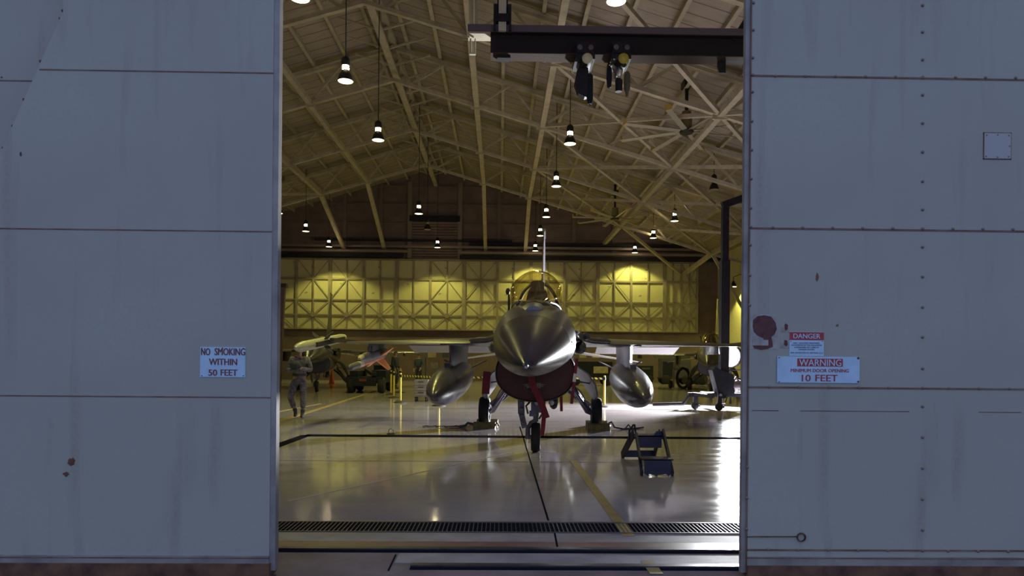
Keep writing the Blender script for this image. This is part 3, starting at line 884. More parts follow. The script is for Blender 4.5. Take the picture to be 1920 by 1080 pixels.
MB().bbox((P(932, 113, YB).x, YB - .15, zb_ - .09), (P(957, 113, YB).x, YB + .02, zb_ - .045)).build('stop_block', M_web, hb, 0, True)
a, b = P(1345, 116, YB), P(1358, 140, YB)
MB().bbox((a.x, YB - .08, b.z), (b.x, YB, zb_ - .04)).bbox((b.x, YB - .08, a.z - .01), (P(1392, 118, YB).x, YB, a.z + .03)).build('end_bracket', M_web, hb, 0, True)
a, b = P(1372, 82, YB), P(1402, 34, YB)
MB().bar((a.x, YB - .05, a.z), (b.x + .3, YB - .05, b.z + .5), .14, .10).build('brace', M_dark, hb, 0, True)
# hanger post and clamp, small cream hanger at the free end
xp = P(942, 40, YB).x
zroof = roof_z(xp) - TD
MB().bbox((xp - .065, YB - .25, zw_), (xp + .065, YB - .20, zroof)).build('hanger_post', mat('hanger_cream', (0.55, 0.50, 0.44), 0.5), hb, 0, True)
MB().bbox((xp - .09, YB - .20, zw_ + .02), (xp - .065, YB - .05, zroof)).bbox((xp + .065, YB - .20, zw_ + .02), (xp + .09, YB - .05, zroof)).build('hanger_flange', M_dark, hb, 0, True)
zc0, zc1 = P(942, 52, YB).z, P(942, 24, YB).z
cm = MB()
cm.bbox((xp - .15, YB - .30, zc0), (xp - .09, YB + .05, zc1)).bbox((xp + .09, YB - .30, zc0), (xp + .15, YB + .05, zc1)).bbox((xp - .15, YB - .30, zc0 - .02), (xp + .15, YB - .26, zc0 + .10)).bbox((xp - .15, YB - .28, zw_), (xp - .11, YB - .22, zc0)).bbox((xp + .11, YB - .28, zw_), (xp + .15, YB - .22, zc0))
cm.build('clamp', M_dark, hb, 0, True)
x0 = P(886, 40, YB).x
MB().bar((x0 - .02, YB - .05, zt_), (x0 - .12, YB + .05, zroof), .05, .05).bar((x0 + .06, YB - .05, zt_), (x0 + .0, YB + .05, zroof), .05, .05).build('hanger_strap', M_steel, hb, 0, True)
a, b = P(881, 75, YB), P(892, 102, YB)
MB().bbox((a.x, YB - .06, b.z), (a.x + .03, YB, a.z)).bbox((b.x - .02, YB - .06, b.z), (b.x, YB, a.z)).bbox((a.x, YB - .06, b.z - .02), (b.x, YB, b.z)).build('hanger_hook', M_steel, hb, 0, True)
m = add_text(MB(), '1/2 TON', .10, (P(1165, 85, YB).x, YB - .103, P(1165, 86, YB).z), .36, 1, .004)
m.build('capacity_lettering', M_lettering, hb, 0, True)
# hoists
def hoist(px, lab, light, kind):
    k = YB / F
    c = P(px, 112, YB)
    t = thing('chain_hoist', lab, 'hoist', (c.x, YB - .07, c.z))
    u = lambda dx, dy: (dx * k, -dy * k)
    def slab(nm, x0, y0, x1, y1, d0, d1, m):
        return MB().bbox((x0 * k, d0, -y1 * k), (x1 * k, d1, -y0 * k)).build(nm, m, t, 0)
    tr = MB()
    tr.bbox((-18 * k, -.26, -4 * k), (14 * k, -.19, 18 * k)).bbox((-18 * k, .19, -4 * k), (14 * k, .26, 18 * k)).bbox((-20 * k, -.26, -14 * k), (16 * k, .26, -3 * k))
    tr.build('trolley', M_dark, t, 0)
    for dx in (-12, 8):
        for dy in (-.27, .27):
            MB().lathe([(0, -.012), (.045, -.012), (.045, .012), (0, .012)], (dx * k, dy, .06), 'y', 12).build('trolley_wheel', M_greysteel, t, 40)
    body = MB().lathe([(0, -.26), (.09, -.25), (.105, -.20), (.105, .2), (.09, .24), (0, .25)], (2 * k, 0, -13 * k), 'y', 18)
    body.build('motor_housing', M_dark, t, 40)
    MB().lathe([(0, -.05), (.05, -.045), (.085, -.02), (.092, .0), (0, .0)], (2 * k, -.26, -13 * k), 'y', 18).build('end_bell', light, t, 40)
    if kind == 0:
        MB().prism([(-14 * k, -24 * k), (6 * k, -24 * k), (6 * k, -74 * k), (0, -76 * k), (-12 * k, -70 * k), (-19 * k, -50 * k)], .16, (0, -.1, 0)).build('chain_bucket', M_dark, t, 0)
        MB().lathe([(0, -88 * k), (.035, -88 * k), (.055, -80 * k), (.055, -36 * k), (.03, -32 * k), (0, -32 * k)], (10 * k, -.05, 0), 'z', 12).build('chain_bag', M_cartdark, t, 40)
        MB().tube([(6 * k, 0, -24 * k), (8 * k, 0, -60 * k), (9 * k, 0, -84 * k), (12 * k, 0, -90 * k), (14 * k, 0, -84 * k)], .018, 6).build('hook', M_greysteel, t, 40)
    else:
        MB().lathe([(0, -64 * k), (.06, -64 * k), (.065, -44 * k), (.055, -40 * k), (0, -40 * k)], (-2 * k, -.02, 0), 'z', 14).build('chain_bucket', M_dark, t, 40)
        MB().tube([(-8 * k, -.05, -18 * k), (-10 * k, -.05, -42 * k)], .022, 6).build('chain_guide', M_greysteel, t, 40)
        MB().tube([(4 * k, -.05, -18 * k), (1 * k, -.05, -42 * k)], .022, 6).build('chain_guide', M_steel, t, 40)
        MB().lathe([(0, -58 * k), (.035, -56 * k), (.05, -40 * k), (.045, -22 * k), (.02, -17 * k), (0, -17 * k)], (-20 * k, -.02, 0), 'z', 12).build('chain_bag', M_cartdark, t, 40)
        MB().tube([(-20 * k, -.02, -18 * k), (-14 * k, -.02, -14 * k), (-8 * k, -.02, -24 * k), (-7 * k, -.02, -36 * k)], .022, 8).build('cable', M_steel, t, 40)
        MB().lathe([(0, -76 * k), (.025, -74 * k), (.03, -66 * k), (.055, -60 * k), (.055, -34 * k), (.03, -28 * k), (0, -28 * k)], (13 * k, -.05, 0), 'z', 12).build('pendant_cover', mat('cover_olive', (0.10, 0.085, 0.06), 0.7), t, 40)
hoist(1095, 'dark chain hoist with a pale round end cap and blocky chain bucket', mat('hoist_pale_cap', (0.60, 0.56, 0.42), 0.3), 0)
hoist(1161, 'chain hoist with a yellow round end cap hanging beneath the tonnage lettering', mat('hoist_yellow_cap', (0.50, 0.38, 0.05), 0.35), 1)

# ================================================================== ceiling fans
def fan(cx, cy, top_py, Y, rad, lab, ph):
    c = P(cx, cy, Y)
    top = P(cx - 1, top_py, Y).z
    t = thing('ceiling_fan', lab, 'ceiling fan', c, 0, 'large ceiling fans')
    h = top - c.z
    MB().tube([(0, 0, h * .42), (0, 0, h)], .06, 8).build('downrod', M_lampbody, t, 40)
    MB().box((0, 0, h), (.28, .5, .22)).bar((0, 0, h), (0, 0, roof_z(c.x) - c.z - .3), .12, .12).build('mount', M_lampbody, t, 0)
    MB().lathe([(0, .06), (.10, .06), (.19, .16), (.19, .42), (.16, h * .42), (0, h * .44)], n=14).build('motor', mat('fan_motor_olive', (0.20, 0.16, 0.07), 0.5), t, 40)
    MB().lathe([(0, -.06), (.22, -.06), (.26, 0), (.22, .06), (0, .06)], n=18).build('hub', M_lampbody, t, 40)
    for k in range(8):
        a = ph + 2 * PI * k / 8
        d = Vector((math.cos(a), math.sin(a), 0)); s = Vector((-d.y, d.x, 0))
        b = MB()
        rings = []
        for r_ in (.2, rad):
            o = d * r_
            rings.append([o + s * (-.085) + Vector((0, 0, -.012)), o + s * .085 + Vector((0, 0, .026)), o + s * .08 + Vector((0, 0, .045)), o + s * (-.06) + Vector((0, 0, .02))])
        bl_ = b.loft(rings).build('blade', M_fan, t, 0)
        tipc = d * (rad + .01)
        MB().bar(tipc + s * -.10 + Vector((0, 0, .07)), tipc + s * .11 + Vector((0, 0, .09)), .02, .16).build('winglet', M_fanyellow, bl_, 0)
fan(1287, 247, 158, 24.0, 2.35, 'big ceiling fan with yellow blade tips under the east roof, the closer of two', .28)
fan(1153, 410, 362, 37.2, 2.3, 'big ceiling fan with yellow blade tips seen small above the tail fin row', .1)

# ================================================================== the fighter jet
PHI = R(4.3)
JM = G(1012.5, 801)
JRZ = PI - PHI
jet = thing('fighter_jet', 'grey single engine fighter jet parked nose on in the middle of the hangar', 'fighter jet', JM, JRZ)
def ring(hw, top, bot, zc, y, nu=2.2, nl=2.2, n=36, x0=0):
    out = []
    for k in range(n):
        a = 2 * PI * k / n
        c, s = math.cos(a), math.sin(a)
        e = nu if s >= 0 else nl
        x = hw * abs(c) ** (2 / e) * (1 if c >= 0 else -1)
        z = zc + (top - zc if s >= 0 else zc - bot) * abs(s) ** (2 / e) * (1 if s >= 0 else -1)
        out.append(Vector((x + x0, y, z)))
    return out
def interp(secs, step):
    out = []
    for a, b in zip(secs[:-1], secs[1:]):
        n = max(1, int(round(abs(b[0] - a[0]) / step)))
        for i in range(n):
            t = i / n
            out.append(tuple(a[j] + (b[j] - a[j]) * t for j in range(len(a))))
    out.append(secs[-1])
    return out
# (station, half width, top, bottom, widest height, upper exponent, lower exponent)
rad_s = [(8.5, .012, 1.385, 1.36, 1.372, 2, 2), (8.42, .052, 1.425, 1.325, 1.375, 2, 2), (8.2, .125, 1.50, 1.288, 1.39, 2, 2), (7.9, .205, 1.60, 1.265, 1.425, 2, 2),
         (7.5, .297, 1.725, 1.252, 1.475, 2.05, 2.05), (7.1, .372, 1.83, 1.248, 1.525, 2.05, 2.1), (6.7, .43, 1.915, 1.25, 1.57, 2.1, 2.15), (6.4, .465, 1.975, 1.255, 1.60, 2.1, 2.2)]
MB().loft([ring(s[1], s[2], s[3], s[4], s[0], s[5], s[6]) for s in rad_s]).build('radome', M_radome, jet, 60)
fus_s = [(6.398, .463, 1.973, 1.257, 1.60, 2.1, 2.2), (6.0, .51, 2.09, 1.262, 1.635, 2.05, 2.2), (5.5, .55, 2.17, 1.27, 1.67, 2.15, 2.2), (5.0, .575, 2.235, 1.27, 1.69, 2.35, 2.2), (4.5, .595, 2.26, 1.26, 1.70, 2.4, 2.2),
         (3.8, .62, 2.28, 1.24, 1.72, 2.3, 2.2), (3.0, .64, 2.36, 1.2, 1.73, 1.8, 2.2), (2.2, .66, 2.44, 1.15, 1.74, 1.6, 2.2), (1.2, .70, 2.50, 1.1, 1.74, 1.5, 2.2), (0, .74, 2.50, 1.05, 1.72, 1.5, 2.2), (-1.5, .72, 2.48, 1.05, 1.70, 1.6, 2.2),
         (-3.0, .62, 2.40, 1.08, 1.68, 1.8, 2.1), (-4.4, .57, 2.26, 1.10, 1.67, 2, 2), (-5.2, .54, 2.18, 1.14, 1.66, 2, 2)]
MB().loft([ring(s[1], s[2], s[3], s[4], s[0], s[5], s[6]) for s in interp(fus_s, .35)]).build('fuselage', M_jet, jet, 50)
# pitot boom with tip
MB().lathe([(0, 0), (.03, 0), (.03, .05), (.02, .07), (.028, .11), (.026, .17), (.014, .197), (0, .2)], (0, 8.46, 1.372), 'y', 12).build('pitot_boom', M_jetdark, jet, 40)
MB().sphere((-.008, 8.69, 1.36), .012, 8, 6).build('pitot_tip', M_wheel, jet, 40)
# intake duct with covered mouth
int_s = [(4.62, .585, 1.60, .815, 1.22, 2.7, 2.1), (4.45, .600, 1.62, .80, 1.22, 2.7, 2.1), (3.5, .60, 1.62, .79, 1.2, 2.5, 2.2), (2.2, .60, 1.5, .82, 1.15, 2.4, 2.2), (1.0, .60, 1.5, .86, 1.17, 2.3, 2.2), (-.5, .58, 1.5, .92, 1.22, 2.2, 2.1), (-2.5, .52, 1.5, 1.02, 1.3, 2, 2), (-4.2, .46, 1.5, 1.1, 1.4, 2, 2)]
MB().loft([ring(s[1], s[2], s[3], s[4], s[0], s[5], s[6]) for s in interp(int_s, .5)]).build('air_intake', M_jet, jet, 50)
lip = [ring(h, t, b_, z, y, 2.7, 2.1) for h, t, b_, z, y in ((.585, 1.60, .815, 1.22, 4.60), (.590, 1.605, .81, 1.22, 4.66), (.58, 1.595, .82, 1.22, 4.68), (.568, 1.58, .832, 1.22, 4.66), (.56, 1.57, .84, 1.22, 4.56))]
MB().loft(lip, False).build('intake_lip', M_jetdark, jet, 50)
MB().loft([ring(.565, 1.57, .836, 1.22, 4.60, 2.7, 2.1), ring(.568, 1.57, .834, 1.22, 4.652, 2.7, 2.1), ring(.50, 1.50, .90, 1.22, 4.672, 2.7, 2.1)]).build('intake_cover', M_cover, jet, 50)
# bird shaped emblem on the cover: two swept wings and a body
em = MB()
e0 = (0.02, 4.674, 1.045)
for sg in (-1, 1):
    em.prism([(0, .02), (sg * .06, .055), (sg * .17, .025), (sg * .12, .018), (sg * .15, -.005), (sg * .10, -.008), (sg * .11, -.03), (sg * .05, -.02), (0, -.03)], .003, e0)
em.prism([(-.02, .06), (.0, .085), (.02, .06), (.03, .0), (.02, -.06), (.04, -.09), (0, -.075), (-.04, -.09), (-.02, -.06), (-.03, 0)], .004, e0)
em.build('cover_emblem', M_emblem, jet, 0)
# canopy
can = [(5.92, .10, 2.165), (5.75, .22, 2.26), (5.45, .30, 2.42), (5.1, .345, 2.575), (4.7, .375, 2.72), (4.2, .39, 2.805), (3.7, .392, 2.82), (3.2, .375, 2.79), (2.7, .33, 2.72), (2.2, .25, 2.62), (1.8, .15, 2.52)]
rings = []
for y, hw, top in interp(can, .15):
    base = min(2.22, top - .02)
    h = top - base
    rr = []
    for k in range(25):
        a = R(-28) + (PI + R(56)) * k / 24
        s_ = max(math.sin(a), -.3)
        x = hw * math.cos(a) * 1.03
        z = base + h * (s_ + .47) / 1.47
        rr.append(Vector((x, y, z)))
    rings.append(rr)
MB().loft(rings, False, False).build('canopy', M_canopy, jet, 80)
sill = MB()
for sg in (-1, 1):
    pts_ = [(sg * (hw * .93 + .005), y, min(2.19, top - .035)) for y, hw, top in interp(can[1:-2], .3)]
    sill.tube(pts_, .014, 6)
sill.build('canopy_sill', M_jetlight, jet, 60)
arch = [(hw_ * .37 * 1.0, 2.75, 0) for hw_ in ()]
MB().tube([(.34 * math.cos(PI * k / 14), 3.0, 2.25 + .50 * math.sin(PI * k / 14)) for k in range(15)], .03, 6).build('canopy_hoop', M_jetdark, jet, 60)
MB().prism([(-.17, 0), (.17, 0), (.20, .16), (.15, .40), (.08, .50), (-.08, .50), (-.15, .40), (-.20, .16)], -.22, (0, 3.75, 2.12)).build('ejection_seat', mat('seat_brown', (0.07, 0.045, 0.035), 0.7), jet, 0)
MB().prism([(-.11, 0), (.11, 0), (.11, .14), (.06, .17), (-.06, .17), (-.11, .14)], -.12, (0, 3.85, 2.52)).build('headrest', mat('seat_pad', (0.12, 0.07, 0.05), 0.8), jet, 0)
MB().loft([[Vector((x * w_, y, z + zo)) for x, zo in ((-1, -.08), (-.8, .01), (0, .035), (.8, .01), (1, -.08))] for y, w_, z in ((5.5, .13, 2.19), (5.2, .22, 2.24), (4.75, .26, 2.27))], True).build('glare_shield', M_jetdark, jet, 40)
MB().bar((0, 4.95, 2.3), (0, 4.80, 2.52), .15, .03, (1, 0, 0)).build('head_up_display', mat('hud_glass', (0.10, 0.09, 0.05), 0.1), jet, 0)
for sg in (-1, 1):
    MB().bbox((sg * .24 - .05, 3.4, 2.1), (sg * .24 + .05, 4.7, 2.26)).build('cockpit_console', M_jetdark, jet, 0)
MB().loft([[Vector((x * w_, y, z + zo)) for x, zo in ((-1, -.03), (-.6, .015), (0, .03), (.6, .015), (1, -.03))] for y, w_, z in ((6.10, .10, 2.085), (5.98, .14, 2.125), (5.88, .14, 2.15))], True).build('windshield_fairing', M_jetlight, jet, 40)
# strakes and wings
def slab(outline, zf, thick, edge=.02):
    """thin lens over an outline in plan: outline pts (x,y); zf(x,y) mid height"""
    n = len(outline)
    cx = sum(p[0] for p in outline) / n; cy = sum(p[1] for p in outline) / n
    def rg(s_, dz):
        return [Vector((cx + (p[0] - cx) * s_, cy + (p[1] - cy) * s_, zf(p[0], p[1]) + dz)) for p in outline]
    return MB().loft([rg(.55, thick / 2), rg(.85, thick * .38), rg(1, edge / 2), rg(1, -edge / 2), rg(.85, -thick * .38), rg(.55, -thick / 2)])
for sg in (-1, 1):
    st = [(.50, 4.75), (.62, 4.2), (.70, 3.3), (.82, 2.5), (1.02, 1.95), (1.36, 1.52), (1.36, -1.0), (.5, -1.2)]
    slab([(sg * x, y) for x, y in st], lambda x, y: 1.80 + max(0, (1.0 - abs(x))) * .10, .12, .015).build('strake', M_jet, jet, 50)
    secs = []
    for x, yl, yt, th, z in ((.6, 2.05, -2.3, .20, 1.80), (1.36, 1.45, -2.3, .17, 1.80), (3.0, .07, -2.3, .10, 1.815), (4.62, -1.24, -2.32, .045, 1.83)):
        ch = yl - yt
        rr = []
        for f_, h_ in ((0, .0), (.04, .28), (.15, .46), (.4, .5), (.7, .32), (1, .03), (1, -.03), (.7, -.30), (.4, -.45), (.15, -.42), (.04, -.25)):
            rr.append(Vector((sg * x, yl - ch * f_, z + th * h_ - (.05 * max(0, 1 - f_ / .18) if x > 1 else 0))))
        secs.append(rr)
    MB().loft(secs).build('wing', M_jet, jet, 30)
    # drooped flaperon
    fl = []
    for x, th in ((1.35, .09), (3.35, .06)):
        fl.append([Vector((sg * x, -2.3, 1.81 + th / 2)), Vector((sg * x, -3.15, 1.63)), Vector((sg * x, -3.15, 1.61)), Vector((sg * x, -2.3, 1.81 - th / 2))])
    MB().loft(fl).build('flaperon', M_jet, jet, 30)
    # wing tip rail
    MB().bbox((sg * 4.62, -2.6, 1.80), (sg * 4.72, -.4, 1.89)).build('tip_rail', M_jet, jet, 0)
    # tailplane with droop
    tp = []
    for x, yl, yt, z, th in ((.55, -3.7, -6.2, 1.72, .10), (2.85, -5.35, -6.35, 1.40, .03)):
        tp.append([Vector((sg * x, yl, z)), Vector((sg * x, (yl * .6 + yt * .4), z + th / 2)), Vector((sg * x, yt, z)), Vector((sg * x, (yl * .6 + yt * .4), z - th / 2))])
    MB().loft(tp).build('tailplane', M_jetlight, jet, 30)
    MB().prism([(-3.6, 1.12), (-4.6, 1.12), (-4.75, .72), (-4.1, .72)], .03, (sg * .42, 0, 0), (0, 1, 0), (0, 0, 1), (1, 0, 0)).build('ventral_fin', M_jet, jet, 0)
    # sensor pods beneath the strakes, probes and gun bump
    MB().loft([ring(.03, 1.70, 1.62, 1.66, 3.0, x0=sg * .74), ring(.09, 1.76, 1.55, 1.66, 2.85, x0=sg * .74), ring(.10, 1.76, 1.54, 1.66, 2.2, x0=sg * .74), ring(.05, 1.72, 1.62, 1.67, 1.8, x0=sg * .74)]).build('strake_pod', M_jetdark, jet, 50)
    MB().lathe([(0, .06), (.02, .05), (.035, -.05), (.03, -.2), (0, -.2)], (sg * .625, 4.35, 1.86), 'y', 10).build('position_light', M_wheel, jet, 50)
    MB().lathe([(0, .12), (.018, 0), (.022, -.1), (0, -.1)], (sg * .485, 6.15, 1.66), 'y', 8).build('vane_probe', M_jetdark, jet, 50)
MB().lathe([(0, .05), (.06, .03), (.07, -.1), (.05, -.3), (0, -.3)], (-.84, 2.6, 1.86), 'y', 12).build('gun_port', M_jetdark, jet, 50)
MB().tube([(.50, 3.0, 2.1), (.50, 3.0, 2.55)], .022, 6).add(*(lambda q: (q.v, q.f))(MB().sphere((.52, 3.0, 2.60), .04, 8, 6, (1, 1, 1.6)))).build('antenna', M_jetdark, jet, 40)
# fin, exhaust
fsec = []
for z, yl, yt, th in ((2.35, -.9, -5.05, .16), (2.9, -1.75, -5.05, .12), (5.0, -4.25, -5.45, .045)):
    fsec.append([Vector((0, yl, z)), Vector((th / 2, yl * .7 + yt * .3, z)), Vector((.01, yt, z)), Vector((-.01, yt, z)), Vector((-th / 2, yl * .7 + yt * .3, z))])
MB().loft(fsec).build('tail_fin', M_jet, jet, 30)
MB().prism([(-4.2, 4.98), (-5.45, 4.98), (-5.5, 5.06), (-4.3, 5.06)], .07, (-.035, 0, 0), (0, 1, 0), (0, 0, 1), (1, 0, 0)).build('fin_cap', M_jetdark, jet, 0)
MB().lathe([(.53, -5.15), (.50, -5.6), (.45, -6.1), (.42, -6.25), (.40, -6.2), (.42, -5.6), (.42, -5.3), (0, -5.3)], (0, 0, 1.66), 'y', 28, False).build('exhaust_nozzle', M_jetdark, jet, 30)
# nose gear
WN = (0, 4.0)
def wheel(parent, x, y, r, w, nm='wheel'):
    prof = [(r * .62, -w / 2), (r * .9, -w / 2), (r * .985, -w * .36), (r, -w * .15), (r, w * .15), (r * .985, w * .36), (r * .9, w / 2), (r * .62, w / 2)]
    ty = MB().lathe(prof, (x, y, r), 'x', 28, False).build('tyre', M_tyre, parent, 40)
    MB().lathe([(0, -w * .36), (r * .3, -w * .42), (r * .55, -w * .34), (r * .64, -w * .46), (r * .64, w * .46), (r * .55, w * .34), (r * .3, w * .42), (0, w * .36)], (x, y, r), 'x', 20, False).build('wheel_hub', M_wheel, ty, 40)
    return ty
wheel(jet, 0.0, 4.0, .228, .14)
ng = MB()
ng.tube([(.0, 4.02, .48), (.0, 4.1, .80), (0, 4.2, 1.0)], [.042, .05, .055], 12)
ng.tube([(.0, 4.02, .49), (.07, 4.01, .45), (.125, 4.0, .36), (.125, 4.0, .2)], [.04, .04, .036, .04], 10)
ng.tube([(.11, 4.0, .228), (.0, 4.0, .228)], .03, 8)
ns_ = ng.build('nose_strut', M_strut, jet, 50)
ng = MB().box((-.02, 4.08, .70), (.19, .14, .16)).box((.05, 4.06, .60), (.10, .14, .08)).tube([(-.07, 4.05, .68), (-.10, 4.1, .60), (-.05, 4.08, .52)], .018, 6).tube([(.08, 4.1, .8), (.15, 4.15, .72), (.12, 4.1, .60)], .015, 6)
ng.build('steering_unit', M_greysteel, ns_, 30)
MB().tube([(0, 4.05, .62), (.0, 3.2, .95)], .028, 8).build('drag_brace', M_strut, jet, 50)
nd = MB()
for (p, q, w_) in (((.22, 4.35, .84), (.215, 4.3, .62), .10), ((.215, 4.3, .62), (.165, 4.25, .40), .085)):
    nd.bar(p, q, w_, .06, (0, 1, 0))
for k in range(4):
    nd.sphere((.215 - .008 * k, 4.38, .80 - .11 * k), .03, 8, 6)
nd.build('nose_gear_door', M_strut, jet, 30)
for x in (-.14, .08):
    MB().lathe([(0, .03), (.035, .025), (.045, 0), (.04, -.06), (0, -.06)], (x - .1, 4.2, .78), 'y', 12).build('landing_light', M_wheel, jet, 40)
# main gear
for sg in (-1, 1):
    x = sg * 1.19
    wheel(jet, x, 0.0, .32, .215)
    mg = MB()
    mg.tube([(x - sg * .10, 0, .32), (x - sg * .17, .02, .36), (sg * .78, .1, .72), (sg * .62, .15, .98)], [.055, .075, .06, .055], 10)
    ms_ = mg.build('main_strut', M_strut, jet, 50)
    mg = MB().tube([(x - sg * .16, .02, .42), (sg * .80, -.1, .60), (sg * .45, -.3, .90)], [.045, .045, .04], 8).tube([(x - sg * .15, .05, .36), (sg * .62, .6, .95)], .03, 8)
    mg.build('side_brace', M_strut, jet, 50)
    mg = MB().box((sg * .98, .07, .52), (.15, .12, .12), Matrix.Rotation(sg * R(40), 3, 'Y')).box((sg * .82, .12, .66), (.12, .10, .10), Matrix.Rotation(sg * R(40), 3, 'Y')).tube([(sg * .95, .12, .6), (sg * .85, .15, .78), (sg * .7, .16, .9)], .014, 6).tube([(sg * 1.06, .1, .5), (sg * 1.0, .14, .42), (sg * .9, .14, .5)], .014, 6)
    mg.build('brake_fittings', M_greysteel, ms_, 30)
    # gear door: curved panel hanging outboard
    dr_ = []
    for px_, pz, hw in ((sg * .66, 1.30, .42), (sg * .86, 1.16, .45), (sg * 1.02, .94, .40), (sg * 1.12, .70, .22), (sg * 1.13, .62, .05)):
        nx = Vector((sg * .03, 0, .012))
        dr_.append([Vector((px_ - sg * .30 * hw, .35 - hw, pz)), Vector((px_ + sg * .22 * hw, .35 + hw, pz)), Vector((px_ + sg * .22 * hw, .35 + hw, pz)) + nx, Vector((px_ - sg * .30 * hw, .35 - hw, pz)) + nx])
    MB().loft(dr_).build('main_gear_door', M_jetlight, jet, 30)
    MB().tube([(sg * 1.02, .5, .96), (sg * .66, .4, 1.02)], .016, 6).build('door_link', M_strut, jet, 40)
    # pylons
    MB().loft([[Vector((sg * 1.80 + s_ * w_, y, z)) for s_, w_, y in ((0, 0, yl), (1, .06, yl - .18), (1, .06, yt + .3), (0, 0, yt), (-1, .06, yt + .3), (-1, .06, yl - .18))] for z, yl, yt in ((1.76, .95, -1.9), (1.30, .85, -1.6))]).build('inner_pylon', M_jet, jet, 30)
    MB().bbox((sg * 1.80 - .22, -.3, 1.725), (sg * 1.80 + .22, .92, 1.745)).build('pylon_fairing', M_jetdark, jet, 0)
    MB().loft([[Vector((sg * 3.92 + s_ * w_, y, z)) for s_, w_, y in ((0, 0, yl), (1, .045, yl - .15), (1, .045, yt + .2), (0, 0, yt), (-1, .045, yt + .2), (-1, .045, yl - .15))] for z, yl, yt in ((1.80, -.75, -2.3), (1.60, -.70, -2.2))]).build('outer_pylon', M_jet, jet, 30)
# belly clutter behind the nose gear
MB().lathe([(0, 2.6), (.06, 2.5), (.075, 2.2), (.075, 1.0), (0, .8)], (-.28, 0, .62), 'y', 12).build('belly_sensor', M_jetdark, jet, 40)
MB().bbox((-.36, 1.6, .62), (-.20, 1.9, .84)).bbox((-.13, 1.7, .56), (-.10, 1.8, .9)).build('belly_rack', M_jetdark, jet, 0)

def jw(x, y, z):
    """aircraft frame to world"""
    return PM['fighter_jet'] @ Vector((x, y, z))
# ------------------------------------------------------------------ stores hung on the jet
STR = R(5.2)      # nose-down cant
def store(name, label, cat, nose, ln):
    """Empty at the nose; local +y runs back along the body, canted up towards the tail"""
    t = thing(name, label, cat, jw(*nose), 0)
    t.rotation_euler = (STR, 0, -PHI)
    return t
for sg, lab in ((1, 'grey teardrop fuel tank under the wing beside the tool cabinet'), (-1, 'grey teardrop fuel tank under the wing above the blue step stand')):
    t = store('external_fuel_tank', lab, 'fuel tank', (sg * 1.84, 2.75, .765), 5.2)
    prof = [(.0, 0), (.03, .012), (.095, .11), (.168, .32), (.235, .60), (.29, .92), (.333, 1.32)]
    MB().lathe(prof + [(.335, 1.36)], (0, 0, 0), 'y', 32, False).build('nose_cone', M_tank, t, 50)
    MB().lathe([(.334, 1.36), (.36, 1.75), (.365, 2.2), (.36, 2.8), (.335, 3.3)], (0, 0, 0), 'y', 32, False).build('tank_body', M_tank, t, 50)
    MB().lathe([(.334, 3.3), (.27, 3.95), (.18, 4.6), (.08, 5.1), (0, 5.2)], (0, 0, 0), 'y', 32, False).build('tail_cone', M_tank, t, 50)
    for a in (R(25), R(155)):
        d = Vector((math.cos(a), 0, math.sin(a)))
        MB().bar(Vector((0, 4.6, 0)) + d * .1, Vector((0, 4.8, 0)) + d * .45, .5, .02, (d.z, 0, -d.x)).build('tail_fin', M_tank, t, 0)
    MB().bbox((-.06, 1.7, .31), (.06, 3.6, .44)).build('saddle', M_jet, t, 0)
for sg, lab in ((1, 'pale missile with a rounded glass nose on the wing tip above the walking person'),):
    t = store('wingtip_missile', lab, 'missile', (sg * 4.86, 1.25, 1.635), 3.4)
    t.rotation_euler = (R(5.4), 0, -PHI + R(0.8))
    MB().lathe([(.0, -.03), (.04, -.01), (.075, .07), (.095, .2), (.11, .42), (.112, .44)], (0, 0, 0), 'y', 20, False).build('seeker_nose', M_missile, t, 50)
    MB().sphere((0, -.02, 0), .045, 10, 6).build('seeker_glass', M_wheel, t, 50)
    MB().lathe([(.108, .44), (.11, 3.0), (.09, 3.3), (0, 3.3)], (0, 0, 0), 'y', 20, False).build('missile_body', M_missile, t, 50)
    for k in range(4):
        a = PI / 4 + k * PI / 2
        d = Vector((math.cos(a), 0, math.sin(a)))
        MB().bar(Vector((0, 1.55, 0)) + d * .10, Vector((0, 1.75, 0)) + d * .24, .26, .015, (d.z, 0, -d.x)).build('mid_fin', M_jetdark, t, 0)
    MB().bbox((.08, .9, -.05), (.13, 3.0, .05)).build('launch_rail', M_jetdark, t, 0)
t = store('launcher_pod', 'grey missile launcher pod above the orange finned missile', 'launcher', (3.92, .05, 1.40), 2)
t.rotation_euler = (R(5.4), 0, -PHI)
MB().loft([ring(.03, .05, -.05, 0, 0), ring(.08, .10, -.10, 0, .2), ring(.10, .12, -.12, 0, .5), ring(.10, .12, -.12, 0, 2.1), ring(.08, .1, -.1, 0, 2.3)]).build('pod_body', M_genset, t, 50)
MB().loft([ring(.03, .052, .0, .02, -.01), ring(.075, .105, .02, .05, .17)]).build('painted_nose_highlight', M_beige, t, 50)  # yellow highlight on the pod nose, put in as a beige cap
MB().bbox((-.05, .9, .1), (.05, 2.0, .24)).build('adapter', M_jetdark, t, 0)
t = store('training_missile', 'training missile with orange cross fins and a grey nose under the outer wing', 'missile', (3.92, .80, 1.235), 3)
t.rotation_euler = (R(5.4), 0, -PHI)
MB().lathe([(0, 0), (.05, .03), (.07, .14), (.075, .4), (.075, .62)], (0, 0, 0), 'y', 18, False).build('missile_nose', M_genset, t, 50)
MB().lathe([(.075, .62), (.076, .95)], (0, 0, 0), 'y', 18, False).build('pale_band', M_missile, t, 50)
MB().lathe([(.076, .95), (.076, 2.75), (.07, 2.8), (0, 2.8)], (0, 0, 0), 'y', 18, False).build('missile_body', mat('missile_red_brown', (0.50, 0.14, 0.11), 0.5, noise=.2, scale=6), t, 50)
